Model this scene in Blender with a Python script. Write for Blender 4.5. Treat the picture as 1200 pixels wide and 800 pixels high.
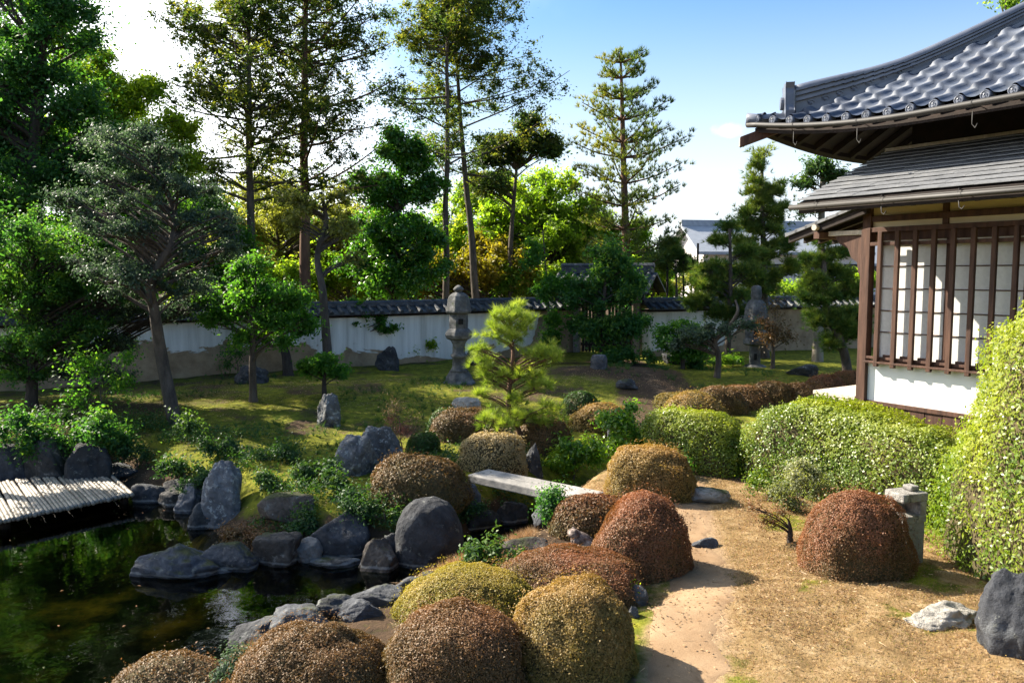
import bpy, math, random
import numpy as np
from mathutils import Vector, Matrix

R = math.radians
for _o in list(bpy.data.objects):
    bpy.data.objects.remove(_o)
S = bpy.context.scene
COL = S.collection
rng = np.random.default_rng(7)
random.seed(7)

# ------------------------------------------------------------------ camera
CH = 2.4                       # eye height: a visitor standing on a veranda
F = 933.0                      # focal length in photo pixels (28 mm lens)
PITCH = math.atan(80 / F)
cd = bpy.data.cameras.new('camera')
cd.lens = 28.0
cd.sensor_width = 36.0
cd.clip_start = 0.05
cd.clip_end = 4000
cam = bpy.data.objects.new('camera', cd)
COL.objects.link(cam)
cam.location = (0, 0, CH)
cam.rotation_euler = (R(90) - PITCH, 0, 0)
S.camera = cam

# ------------------------------------------------------------------ sky and sun
SUN_EL = R(36)
SUN_AZ = R(-62)                # measured from +Y towards +X
W = bpy.data.worlds.new('World')
S.world = W
W.use_nodes = True
wn, wl = W.node_tree.nodes, W.node_tree.links
bg = wn['Background']
sky = wn.new('ShaderNodeTexSky')
sky.sky_type = 'NISHITA'
sky.sun_disc = False
sky.sun_elevation = SUN_EL
sky.sun_rotation = SUN_AZ
sky.air_density = 1.0
sky.dust_density = 1.2
sky.ozone_density = 3.5
bg.inputs['Strength'].default_value = 0.115
# one small cloud puff and a thin veil, laid out by direction on the sky itself
tc = wn.new('ShaderNodeTexCoord')
def sky_puff(direction, size, stretch, lo, hi, seed):
    mp = wn.new('ShaderNodeVectorMath'); mp.operation = 'SUBTRACT'
    wl.new(tc.outputs['Generated'], mp.inputs[0]); mp.inputs[1].default_value = direction
    sc = wn.new('ShaderNodeVectorMath'); sc.operation = 'MULTIPLY'
    wl.new(mp.outputs[0], sc.inputs[0]); sc.inputs[1].default_value = (1 / (size * stretch), 1 / (size * stretch), 1 / size)
    ln = wn.new('ShaderNodeVectorMath'); ln.operation = 'LENGTH'; wl.new(sc.outputs[0], ln.inputs[0])
    nz = wn.new('ShaderNodeTexNoise'); nz.inputs['Scale'].default_value = 60; nz.inputs['Detail'].default_value = 6
    wl.new(tc.outputs['Generated'], nz.inputs['Vector'])
    ad = wn.new('ShaderNodeMath'); ad.operation = 'MULTIPLY_ADD'
    wl.new(nz.outputs['Fac'], ad.inputs[0]); ad.inputs[1].default_value = -1.6; wl.new(ln.outputs['Value'], ad.inputs[2])
    rm = wn.new('ShaderNodeMapRange'); rm.interpolation_type = 'SMOOTHSTEP'
    wl.new(ad.outputs[0], rm.inputs['Value'])
    rm.inputs['From Min'].default_value = lo; rm.inputs['From Max'].default_value = hi
    rm.inputs['To Min'].default_value = 1; rm.inputs['To Max'].default_value = 0
    return rm
puff = sky_puff((0.2545, 0.9525, 0.1675), 0.0085, 1.9, -0.45, 0.5, 1)
mx = wn.new('ShaderNodeMixRGB'); mx.blend_type = 'MIX'
sc_ = wn.new('ShaderNodeMath'); sc_.operation = 'MULTIPLY'; sc_.inputs[1].default_value = 0.8
wl.new(puff.outputs[0], sc_.inputs[0]); wl.new(sc_.outputs[0], mx.inputs['Fac'])
tint = wn.new('ShaderNodeMixRGB'); tint.blend_type = 'MULTIPLY'; tint.inputs['Fac'].default_value = 1
wl.new(sky.outputs[0], tint.inputs['Color1']); tint.inputs['Color2'].default_value = (.40, .56, .63, 1)
nrm = wn.new('ShaderNodeVectorMath'); nrm.operation = 'NORMALIZE'; wl.new(tc.outputs['Generated'], nrm.inputs[0])
sep = wn.new('ShaderNodeSeparateXYZ'); wl.new(nrm.outputs[0], sep.inputs[0])
def mrange(src, a0, a1, b0, b1):
    m_ = wn.new('ShaderNodeMapRange'); m_.interpolation_type = 'SMOOTHSTEP'; wl.new(src, m_.inputs['Value'])
    for k_, v_ in (('From Min', a0), ('From Max', a1), ('To Min', b0), ('To Max', b1)): m_.inputs[k_].default_value = v_
    return m_
hzn = mrange(sep.outputs['Z'], -.02, .36, .92, 0)
dt = wn.new('ShaderNodeVectorMath'); dt.operation = 'DOT_PRODUCT'; wl.new(nrm.outputs[0], dt.inputs[0])
dt.inputs[1].default_value = (math.sin(SUN_AZ) * math.cos(R(20)), math.cos(SUN_AZ) * math.cos(R(20)), math.sin(R(20)))
cn = wn.new('ShaderNodeTexNoise'); cn.inputs['Scale'].default_value = 3.2; cn.inputs['Detail'].default_value = 7; wl.new(nrm.outputs[0], cn.inputs['Vector'])
ca = wn.new('ShaderNodeMath'); ca.operation = 'MULTIPLY_ADD'; wl.new(cn.outputs['Fac'], ca.inputs[0]); ca.inputs[1].default_value = .5; wl.new(dt.outputs['Value'], ca.inputs[2])
veil = mrange(ca.outputs[0], .72, 1.16, 0, .9)
hm = wn.new('ShaderNodeMixRGB'); wl.new(hzn.outputs[0], hm.inputs['Fac']); wl.new(tint.outputs[0], hm.inputs['Color1']); hm.inputs['Color2'].default_value = (3.6, 3.72, 3.85, 1)
hv = wn.new('ShaderNodeMixRGB'); wl.new(veil.outputs[0], hv.inputs['Fac']); wl.new(hm.outputs[0], hv.inputs['Color1']); hv.inputs['Color2'].default_value = (8.0, 8.1, 8.3, 1)
wl.new(hv.outputs[0], mx.inputs['Color1']); mx.inputs['Color2'].default_value = (3.9, 4.0, 4.1, 1)
wl.new(mx.outputs[0], bg.inputs['Color'])

sd_ = bpy.data.lights.new('sun', 'SUN')
sd_.energy = 5.0
sd_.angle = R(0.55)
sd_.color = (1.0, 0.91, 0.76)
sun = bpy.data.objects.new('sun', sd_)
COL.objects.link(sun)
sdir = Vector((math.sin(SUN_AZ) * math.cos(SUN_EL), math.cos(SUN_AZ) * math.cos(SUN_EL), math.sin(SUN_EL)))
sun.rotation_euler = sdir.to_track_quat('Z', 'Y').to_euler()
sun.location = (-20, 12, 25)

S.view_settings.view_transform = 'Standard'
S.view_settings.look = 'None'
S.view_settings.gamma = 1
S.view_settings.use_curve_mapping = False
S.view_settings.exposure = 1.7
S.cycles.max_bounces = 7
S.cycles.diffuse_bounces = 3
S.cycles.glossy_bounces = 3
S.cycles.transmission_bounces = 4
S.cycles.transparent_max_bounces = 8
S.cycles.caustics_reflective = False
S.cycles.caustics_refractive = False
S.cycles.use_denoising = True
S.cycles.sample_clamp_indirect = 6

# ------------------------------------------------------------------ helpers: photo pixels to the place
CP, SP = math.cos(PITCH), math.sin(PITCH)
def ray(px, py):
    a, b = (px - 600) / F, (400 - py) / F
    return np.array([a, CP + b * SP, -SP + b * CP])
def at(px, py, Y):
    r = ray(px, py)
    return np.array([0, 0, CH]) + r * (Y / r[1])
def Gz(px, py, z):
    r = ray(px, py)
    return np.array([0, 0, CH]) + r * ((z - CH) / r[2])
def pxm(Y):                     # metres per photo pixel at depth Y
    return Y / F

# ------------------------------------------------------------------ noise
def _hash(i, j, k, seed):
    with np.errstate(over='ignore'):
        h = (i.astype(np.int64) * 374761393 + j.astype(np.int64) * 668265263 + k.astype(np.int64) * 2147483647 + seed * 974711) & 0xffffffff
        h = ((h ^ (h >> 13)) * 1274126177) & 0xffffffff
        h = (h ^ (h >> 16)) & 0xffff
    return h / 65535.0
def vnoise(p, seed=0):
    p = np.asarray(p, float)
    f = np.floor(p); i = f.astype(np.int64); t = p - f
    t = t * t * (3 - 2 * t)
    out = 0
    for dx in (0, 1):
        wx = t[:, 0] if dx else 1 - t[:, 0]
        for dy in (0, 1):
            wy = t[:, 1] if dy else 1 - t[:, 1]
            for dz in (0, 1):
                wz = t[:, 2] if dz else 1 - t[:, 2]
                out = out + wx * wy * wz * _hash(i[:, 0] + dx, i[:, 1] + dy, i[:, 2] + dz, seed)
    return out * 2 - 1
def fbm(p, seed=0, oct=4):
    p = np.asarray(p, float)
    s, a = 0, 1.0
    for o in range(oct):
        s = s + a * vnoise(p * 2 ** o + 17.3 * o, seed + o); a *= .5
    return s
def n2(x, y, f, seed=0):
    x = np.asarray(x, float).ravel(); y = np.asarray(y, float).ravel()
    return vnoise(np.stack([x * f, y * f, np.full_like(x, .37)], 1), seed)
def sstep(x):
    x = np.clip(x, 0, 1)
    return x * x * (3 - 2 * x)
def unit(v):
    return v / np.maximum(np.linalg.norm(v, axis=-1, keepdims=True), 1e-9)
def rdir(n):
    return unit(rng.normal(size=(n, 3)))

# ------------------------------------------------------------------ terrain height
WZ = -0.45
_pond_px = [(20, 566), (122, 563), (160, 580), (226, 604), (250, 632), (300, 650), (345, 656), (440, 658), (528, 658), (556, 638), (585, 616), (612, 606),
            (625, 618), (598, 640), (556, 668), (515, 684), (468, 697), (410, 715), (340, 742), (280, 770), (232, 792), (190, 835)]
POND = [Gz(px, py, WZ)[:2] for px, py in _pond_px] + [np.array(p) for p in ((-1.9, 4.3), (-2.2, 2.6), (-9.5, 2.2), (-11, 7.5), (-8.2, 10.4))]
POND = np.array(POND)
GULLY = np.array([Gz(px, py, -.3)[:2] for px, py in ((560, 640), (612, 604), (668, 566), (735, 540), (790, 528))])
def seg_d(x, y, a, b):
    d = b - a
    t = np.clip(((x - a[0]) * d[0] + (y - a[1]) * d[1]) / (d @ d), 0, 1)
    return np.hypot(x - a[0] - t * d[0], y - a[1] - t * d[1])
def pond_sd(x, y):
    dist = np.full(x.shape, 1e9); ins = np.zeros(x.shape, bool)
    n = len(POND)
    for i in range(n):
        a, b = POND[i], POND[(i + 1) % n]
        dist = np.minimum(dist, seg_d(x, y, a, b))
        c = (a[1] > y) != (b[1] > y)
        with np.errstate(divide='ignore', invalid='ignore'):
            xi = (b[0] - a[0]) * (y - a[1]) / (b[1] - a[1]) + a[0]
        ins ^= c & (x < xi)
    return np.where(ins, -dist, dist)
def poly_d(x, y, P):
    d = np.full(np.shape(x), 1e9)
    for i in range(len(P) - 1):
        d = np.minimum(d, seg_d(x, y, P[i], P[i + 1]))
    return d
MOUNDS = [(-4.6, 14.2, 3.0, .22), (-1.5, 15.5, 2.2, .16), (1.7, 17.5, 1.8, .34), (6.0, 17.5, 2.5, .14), (-9, 13, 2, .2), (2.3, 5.2, 1.2, .06)]
def height(x, y):
    x = np.atleast_1d(np.asarray(x, float)); y = np.atleast_1d(np.asarray(y, float))
    sh = x.shape
    b = .05 * n2(x, y, .55, 1).reshape(sh) + .028 * n2(x, y, 1.9, 2).reshape(sh) + .014 * n2(x, y, 5, 3).reshape(sh) + .006 * n2(x, y, 11, 4).reshape(sh)
    for mx_, my_, r_, h_ in MOUNDS:
        b = b + h_ * np.exp(-((x - mx_) ** 2 + (y - my_) ** 2) / (r_ * r_))
    sd = pond_sd(x, y)
    out = WZ - .02 + (b - WZ + .02) * sstep(sd / .75)
    ins = WZ - .02 - np.clip(-sd * 1.0, 0, .55)
    h = np.where(sd > 0, out, ins)
    g = poly_d(x, y, GULLY)
    h = h - .42 * sstep(1 - g / .62) * sstep(sd / .4 + .3)
    far = sstep((np.hypot(x, y - 12) - 40) / 60)
    return h * (1 - far)
def hz(x, y):
    return float(height(x, y)[0])
def G(px, py):
    z = 0.0
    for _ in range(14):
        p = Gz(px, py, z); z = .5 * z + .5 * hz(p[0], p[1])
    p = Gz(px, py, z); p[2] = hz(p[0], p[1])
    return p
PATH_PX = [(800, 860, .23), (800, 800, .23), (810, 740, .24), (820, 690, .24), (818, 655, .22), (806, 615, .22), (800, 580, .27), (797, 545, .2), (790, 510, .2), (778, 480, .22), (768, 458, .26), (750, 440, .32), (722, 424, .4)]
PATH = np.array([Gz(px, py, 0)[:2] for px, py, w in PATH_PX])

# ------------------------------------------------------------------ object helpers
def link(o, parent=None):
    COL.objects.link(o)
    if parent is not None:
        o.parent = parent
    return o
def tag(o, label=None, cat=None, group=None, kind=None):
    if label: o['label'] = label
    if cat: o['category'] = cat
    if group: o['group'] = group
    if kind: o['kind'] = kind
    return o
def thing(name, label, cat, loc, group=None):
    o = bpy.data.objects.new(name, None)
    o.empty_display_size = .1
    o.location = [float(v) for v in loc]
    link(o)
    return tag(o, label, cat, group)
def origin(parent):
    return np.array(parent.location) if parent is not None else np.zeros(3)
def base_of(parent):
    p = np.zeros(3)
    while parent is not None:
        p = p + np.array(parent.location); parent = parent.parent
    return p
def mesh_np(name, V, Fc, mat, parent=None, attr=None, smooth=False, loc=None):
    """V world vertices (N,3), Fc faces (M,k); links ONE mesh object under parent."""
    V = np.asarray(V, np.float32); Fc = np.asarray(Fc, np.int32)
    off = base_of(parent)
    if loc is not None:
        off = off + np.asarray(loc)
    m = bpy.data.meshes.new(name)
    k = Fc.shape[1]
    m.vertices.add(len(V)); m.loops.add(Fc.size); m.polygons.add(len(Fc))
    m.vertices.foreach_set('co', (V - off.astype(np.float32)).ravel())
    m.loops.foreach_set('vertex_index', Fc.ravel())
    m.polygons.foreach_set('loop_start', np.arange(0, Fc.size, k, dtype=np.int32))
    m.polygons.foreach_set('loop_total', np.full(len(Fc), k, np.int32))
    if smooth:
        m.polygons.foreach_set('use_smooth', np.ones(len(Fc), bool))
    for an, av in (attr or {}).items():
        a = m.attributes.new(an, 'FLOAT', 'POINT')
        a.data.foreach_set('value', np.asarray(av, np.float32))
    m.update(calc_edges=True)
    m.materials.append(mat)
    o = bpy.data.objects.new(name, m)
    if loc is not None:
        o.location = loc
    return link(o, parent)

class MB:
    """collects shapes into one mesh"""
    def __init__(s):
        s.v, s.f = [], []
    def add(s, vs, fs):
        n = len(s.v)
        s.v += [tuple(float(c) for c in p) for p in vs]
        s.f += [tuple(i + n for i in f) for f in fs]
        return s
    def hexa(s, p):              # 8 corners: bottom ring then top ring
        return s.add(p, [(3, 2, 1, 0), (4, 5, 6, 7), (0, 1, 5, 4), (1, 2, 6, 5), (2, 3, 7, 6), (3, 0, 4, 7)])
    def box(s, c, size, rz=0):
        c = np.array(c); hx, hy, h_ = [q / 2 for q in size]
        cs, sn = math.cos(rz), math.sin(rz)
        p = []
        for z in (-h_, h_):
            for x, y in ((-hx, -hy), (hx, -hy), (hx, hy), (-hx, hy)):
                p.append(c + np.array([x * cs - y * sn, x * sn + y * cs, z]))
        return s.hexa(p)
    def tube(s, pts, rad, sides=8, cap=True):
        v, f = tube_geo(pts, rad, sides)
        f = [tuple(q) for q in f]
        n = len(pts)
        if cap:
            f.append(tuple(range(sides - 1, -1, -1)))
            f.append(tuple(range((n - 1) * sides, n * sides)))
        return s.add(v, f)
    def lathe(s, prof, c, segs=16, rot=0, sq=0, cap=True):
        vs, fs = [], []
        for r_, z in prof:
            for i in range(segs):
                a = rot + 2 * math.pi * i / segs
                vs.append((c[0] + r_ * math.cos(a), c[1] + r_ * math.sin(a), c[2] + z))
        for j in range(len(prof) - 1):
            for i in range(segs):
                i2 = (i + 1) % segs
                fs.append((j * segs + i, j * segs + i2, (j + 1) * segs + i2, (j + 1) * segs + i))
        if cap:
            fs.append(tuple(range(segs - 1, -1, -1))); fs.append(tuple(range((len(prof) - 1) * segs, len(prof) * segs)))
        return s.add(vs, fs)
    def build(s, name, mat, parent=None, smooth=False, bevel=0, loc=None):
        off = base_of(parent)
        if loc is not None: off = off + np.asarray(loc)
        m = bpy.data.meshes.new(name)
        m.from_pydata([(a - off[0], b - off[1], c - off[2]) for a, b, c in s.v], [], s.f)
        m.update()
        m.materials.append(mat)
        if smooth:
            m.polygons.foreach_set('use_smooth', [True] * len(m.polygons))
        o = bpy.data.objects.new(name, m)
        if loc is not None: o.location = loc
        link(o, parent)
        if bevel:
            b = o.modifiers.new('bevel', 'BEVEL'); b.width = bevel; b.segments = 2; b.limit_method = 'ANGLE'
        return o
def tube_geo(pts, rad, sides=8):
    pts = np.asarray(pts, float); n = len(pts)
    rad = np.broadcast_to(np.asarray(rad, float), (n,))
    tg = np.gradient(pts, axis=0); tg = unit(tg)
    ref = np.array([0, 0, 1.0]) if abs(tg[0][2]) < .9 else np.array([1.0, 0, 0])
    a = unit(np.cross(tg, ref)[None])[0]; b = np.cross(tg, a)
    ang = np.linspace(0, 2 * np.pi, sides, endpoint=False)
    v = pts[:, None, :] + rad[:, None, None] * (a[:, None, :] * np.cos(ang)[None, :, None] + b[:, None, :] * np.sin(ang)[None, :, None])
    i = np.arange(n - 1)[:, None] * sides; j = np.arange(sides)[None]; j2 = (j + 1) % sides
    f = np.stack([i + j, i + j2, i + sides + j2, i + sides + j], -1).reshape(-1, 4)
    return v.reshape(-1, 3), f
class Tubes:
    def __init__(s): s.V, s.F, s.n = [], [], 0
    def add(s, pts, rad, sides=6):
        v, f = tube_geo(pts, rad, sides); s.V.append(v); s.F.append(f + s.n); s.n += len(v)
    def build(s, name, mat, parent):
        return mesh_np(name, np.concatenate(s.V), np.concatenate(s.F), mat, parent, smooth=True)
def spline(pts, n):
    pts = np.asarray(pts, float)
    if len(pts) == 2:
        t = np.linspace(0, 1, n)[:, None]; return pts[0] * (1 - t) + pts[1] * t
    P = np.vstack([2 * pts[0] - pts[1], pts, 2 * pts[-1] - pts[-2]])
    out = []
    m = len(pts) - 1
    for u in np.linspace(0, m - 1e-6, n):
        i = int(u); t = u - i
        p0, p1, p2, p3 = P[i], P[i + 1], P[i + 2], P[i + 3]
        out.append(.5 * (2 * p1 + (p2 - p0) * t + (2 * p0 - 5 * p1 + 4 * p2 - p3) * t * t + (3 * p1 - p0 - 3 * p2 + p3) * t ** 3))
    return np.array(out)

# ------------------------------------------------------------------ foliage geometry
def leaf_geo(P, N, L, Wd):
    n = len(P)
    N = unit(N)
    T = unit(np.cross(N, rng.normal(size=(n, 3)))); B = np.cross(N, T)
    L = np.broadcast_to(L, (n,))[:, None] * rng.uniform(.7, 1.25, (n, 1)); Wd = np.broadcast_to(Wd, (n,))[:, None] * rng.uniform(.8, 1.2, (n, 1))
    V = np.stack([P - T * L * .5, P + B * Wd * .5 + N * Wd * .14 + T * L * .05, P + T * L * .5 - N * L * .08, P - B * Wd * .5 + N * Wd * .14 + T * L * .05], 1).reshape(-1, 3)
    Fc = np.arange(4 * n).reshape(-1, 4)
    return V, Fc
def needle_geo(P, D, k, L, Wd, spread=.8):
    n = len(P)
    d = unit(np.repeat(unit(D), k, 0) + spread * rdir(n * k))
    p = np.repeat(P, k, 0)
    s = unit(np.cross(d, rng.normal(size=d.shape))) * Wd * .5
    l = L * rng.uniform(.7, 1.15, (n * k, 1))
    V = np.stack([p - s, p + s, p + d * l], 1).reshape(-1, 3)
    return V, np.arange(3 * n * k).reshape(-1, 3)
# ------------------------------------------------------------------ materials
def newmat(name):
    m = bpy.data.materials.new(name); m.use_nodes = True
    nt = m.node_tree
    return m, nt.nodes, nt.links, nt.nodes['Principled BSDF']
def ramp(nodes, stops):
    r = nodes.new('ShaderNodeValToRGB')
    e = r.color_ramp.elements
    while len(e) < len(stops): e.new(.5)
    for i, (p, c) in enumerate(stops):
        e[i].position = p; e[i].color = (*c, 1)
    return r
def noise(nodes, links, vec, scale, detail=6, rough=.6, dist=0):
    n = nodes.new('ShaderNodeTexNoise')
    n.inputs['Scale'].default_value = scale; n.inputs['Detail'].default_value = detail
    n.inputs['Roughness'].default_value = rough; n.inputs['Distortion'].default_value = dist
    links.new(vec, n.inputs['Vector'])
    return n
def bump(nodes, links, h, strength, dist, bsdf, prev=None):
    b = nodes.new('ShaderNodeBump'); b.inputs['Strength'].default_value = strength; b.inputs['Distance'].default_value = dist
    links.new(h, b.inputs['Height'])
    if prev: links.new(prev.outputs[0], b.inputs['Normal'])
    links.new(b.outputs[0], bsdf.inputs['Normal'])
    return b
def mix(nodes, links, fac, c1, c2, mode='MIX'):
    m = nodes.new('ShaderNodeMixRGB'); m.blend_type = mode
    for s, v in (('Fac', fac), ('Color1', c1), ('Color2', c2)):
        if isinstance(v, (int, float)): m.inputs[s].default_value = v
        elif isinstance(v, tuple): m.inputs[s].default_value = (*v, 1)
        else: links.new(v, m.inputs[s])
    return m
def surf(name, stops, scale=4, rough=.8, bs=.4, bd=.02, detail=8, stretch=None, spec=.3, scale2=None, spots=None, metal=0):
    """noise-coloured solid; texture follows the object"""
    m, n, l, b = newmat(name)
    t = n.new('ShaderNodeTexCoord')
    vec = t.outputs['Object']
    if stretch:
        mp = n.new('ShaderNodeMapping'); mp.inputs['Scale'].default_value = stretch
        l.new(vec, mp.inputs['Vector']); vec = mp.outputs[0]
    z = noise(n, l, vec, scale, detail)
    r = ramp(n, stops); l.new(z.outputs['Fac'], r.inputs['Fac'])
    col = r.outputs[0]
    if spots:
        sc, thr, c = spots
        z2 = noise(n, l, vec, sc, 5, .65)
        r2 = ramp(n, [(thr, (0, 0, 0)), (min(1, thr + .06), (1, 1, 1))]); l.new(z2.outputs['Fac'], r2.inputs['Fac'])
        col = mix(n, l, r2.outputs[0], col, c).outputs[0]
    l.new(col, b.inputs['Base Color'])
    b.inputs['Roughness'].default_value = rough; b.inputs['Specular IOR Level'].default_value = spec
    b.inputs['Metallic'].default_value = metal
    if bs:
        z3 = noise(n, l, vec, scale2 or scale * 3, 8, .65)
        bump(n, l, z3.outputs['Fac'], bs, bd, b)
    return m
def leafmat(name, stops, tint=(1.5, 1.6, .5), transl=.42, rough=.5, spec=.25, tmul=1.0):
    m, n, l, b = newmat(name)
    a = n.new('ShaderNodeAttribute'); a.attribute_name = 'v'
    r = ramp(n, stops); l.new(a.outputs['Fac'], r.inputs['Fac'])
    l.new(r.outputs[0], b.inputs['Base Color'])
    b.inputs['Roughness'].default_value = rough; b.inputs['Specular IOR Level'].default_value = spec
    tr = n.new('ShaderNodeBsdfTranslucent')
    c = mix(n, l, 1.0, r.outputs[0], tuple(t * tmul for t in tint), 'MULTIPLY')
    l.new(c.outputs[0], tr.inputs['Color'])
    ms = n.new('ShaderNodeMixShader'); ms.inputs[0].default_value = transl
    l.new(b.outputs[0], ms.inputs[1]); l.new(tr.outputs[0], ms.inputs[2])
    l.new(ms.outputs[0], n['Material Output'].inputs['Surface'])
    return m
M = {}
# foliage
M['dark_leaf'] = leafmat('dark_green_leaf', [(0, (.018, .065, .022)), (.6, (.05, .135, .04)), (1, (.18, .27, .04))], transl=.55, tmul=1.35)
M['blue_leaf'] = leafmat('grey_green_leaf', [(0, (.035, .06, .042)), (.6, (.07, .105, .07)), (1, (.16, .19, .10))], transl=.45, tint=(1.3, 1.5, .9))
M['mid_leaf'] = leafmat('green_leaf', [(0, (.025, .08, .016)), (.6, (.065, .16, .028)), (1, (.20, .28, .035))], transl=.55, tmul=1.7)
M['yellow_leaf'] = leafmat('yellow_green_leaf', [(0, (.05, .115, .016)), (.5, (.14, .21, .024)), (1, (.29, .33, .035))], transl=.6, tmul=1.7)
M['pale_leaf'] = leafmat('pale_olive_leaf', [(0, (.10, .12, .04)), (.6, (.18, .18, .06)), (1, (.28, .24, .09))], transl=.5, tmul=1.7)
M['gold_leaf'] = leafmat('golden_leaf', [(0, (.08, .10, .015)), (.5, (.2, .17, .02)), (1, (.36, .25, .03))], transl=.5, tmul=1.15)
M['cypress'] = leafmat('cypress_spray', [(0, (.018, .045, .022)), (.5, (.06, .095, .03)), (1, (.24, .21, .04))], transl=.5, tmul=1.35)
M['pine'] = leafmat('pine_needle', [(0, (.025, .065, .024)), (.6, (.07, .13, .035)), (1, (.19, .22, .05))], transl=.38, tmul=1.35)
M['pine_bright'] = leafmat('bright_pine_needle', [(0, (.10, .17, .035)), (.5, (.20, .27, .05)), (1, (.38, .42, .09))], transl=.35, tmul=1.35)
M['pine_gold'] = leafmat('sun_tinted_pine_needle', [(0, (.04, .08, .045)), (.5, (.11, .15, .04)), (1, (.34, .29, .035))], transl=.35, tmul=1.35)
M['azalea_red'] = leafmat('reddish_azalea_leaf', [(0, (.05, .06, .018)), (.35, (.13, .09, .035)), (.7, (.25, .11, .055)), (1, (.37, .18, .10))], tint=(1.4, 1.1, .6), transl=.3)
M['azalea_olive'] = leafmat('olive_azalea_leaf', [(0, (.055, .075, .014)), (.4, (.18, .145, .035)), (1, (.42, .25, .10))], tint=(1.4, 1.3, .5), transl=.32)
M['azalea_yellow'] = leafmat('yellow_olive_azalea_leaf', [(0, (.09, .10, .02)), (.45, (.26, .22, .035)), (1, (.42, .29, .12))], tint=(1.4, 1.4, .5), transl=.35)
M['azalea_dark'] = leafmat('brown_azalea_leaf', [(0, (.045, .06, .014)), (.45, (.13, .085, .032)), (1, (.28, .14, .07))], tint=(1.3, 1.1, .6), transl=.28)
M['azalea_cream'] = leafmat('cream_azalea_leaf', [(0, (.10, .10, .03)), (.5, (.32, .25, .11)), (1, (.52, .41, .24))], tint=(1.3, 1.2, .7), transl=.35)
M['box_green'] = leafmat('green_dome_leaf', [(0, (.025, .06, .015)), (.6, (.05, .10, .02)), (1, (.09, .14, .03))], transl=.35)
M['hedge'] = leafmat('hedge_leaf', [(0, (.035, .085, .015)), (.35, (.11, .18, .022)), (.7, (.28, .31, .04)), (1, (.42, .40, .10))], transl=.4, rough=.38, spec=.45)
M['silver_leaf'] = leafmat('silver_shrub_leaf', [(0, (.11, .14, .06)), (.6, (.25, .26, .15)), (1, (.42, .41, .27))], transl=.4)
M['glossy'] = leafmat('glossy_camellia_leaf', [(0, (.022, .075, .016)), (.6, (.06, .155, .024)), (1, (.19, .28, .035))], transl=.45, rough=.3, spec=.5, tmul=1.7)
M['fern'] = leafmat('bank_leaf', [(0, (.02, .055, .02)), (.6, (.05, .11, .035)), (1, (.12, .19, .04))], transl=.4)
M['dry_blade'] = leafmat('dry_grass_blade', [(0, (.13, .08, .04)), (.5, (.33, .21, .11)), (1, (.58, .42, .26))], tint=(1.2, 1.0, .7), transl=.3)
M['moss_blade'] = leafmat('moss_blade', [(0, (.045, .05, .010)), (.5, (.12, .125, .014)), (1, (.24, .22, .026))], transl=.35)
M['red_twig'] = leafmat('red_twig', [(0, (.14, .045, .035)), (1, (.33, .12, .09))], tint=(1.2, .8, .6), transl=.2)
# bark
M['bark'] = surf('grey_brown_bark', [(.3, (.04, .032, .028)), (.7, (.13, .105, .085))], 9, .95, .9, .03, stretch=(1, 1, .3), spots=(14, .66, (.19, .19, .16)))
M['bark_dark'] = surf('dark_bark', [(.3, (.022, .018, .017)), (.7, (.075, .06, .05))], 9, .95, .9, .03, stretch=(1, 1, .3))
M['bark_red'] = surf('reddish_bark', [(.3, (.075, .042, .03)), (.7, (.2, .115, .075))], 7, .95, .9, .04, stretch=(1, 1, .25))
M['bark_pale'] = surf('pale_bark', [(.3, (.13, .11, .09)), (.7, (.3, .27, .22))], 8, .95, .7, .03, stretch=(1, 1, .3))
M['twig'] = surf('twig', [(.3, (.06, .045, .035)), (.7, (.17, .13, .10))], 12, .95, .3, .01)
M['core'] = surf('inner_twigs', [(.3, (.05, .043, .022)), (.7, (.11, .085, .04))], 30, 1, .6, .02)
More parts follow.
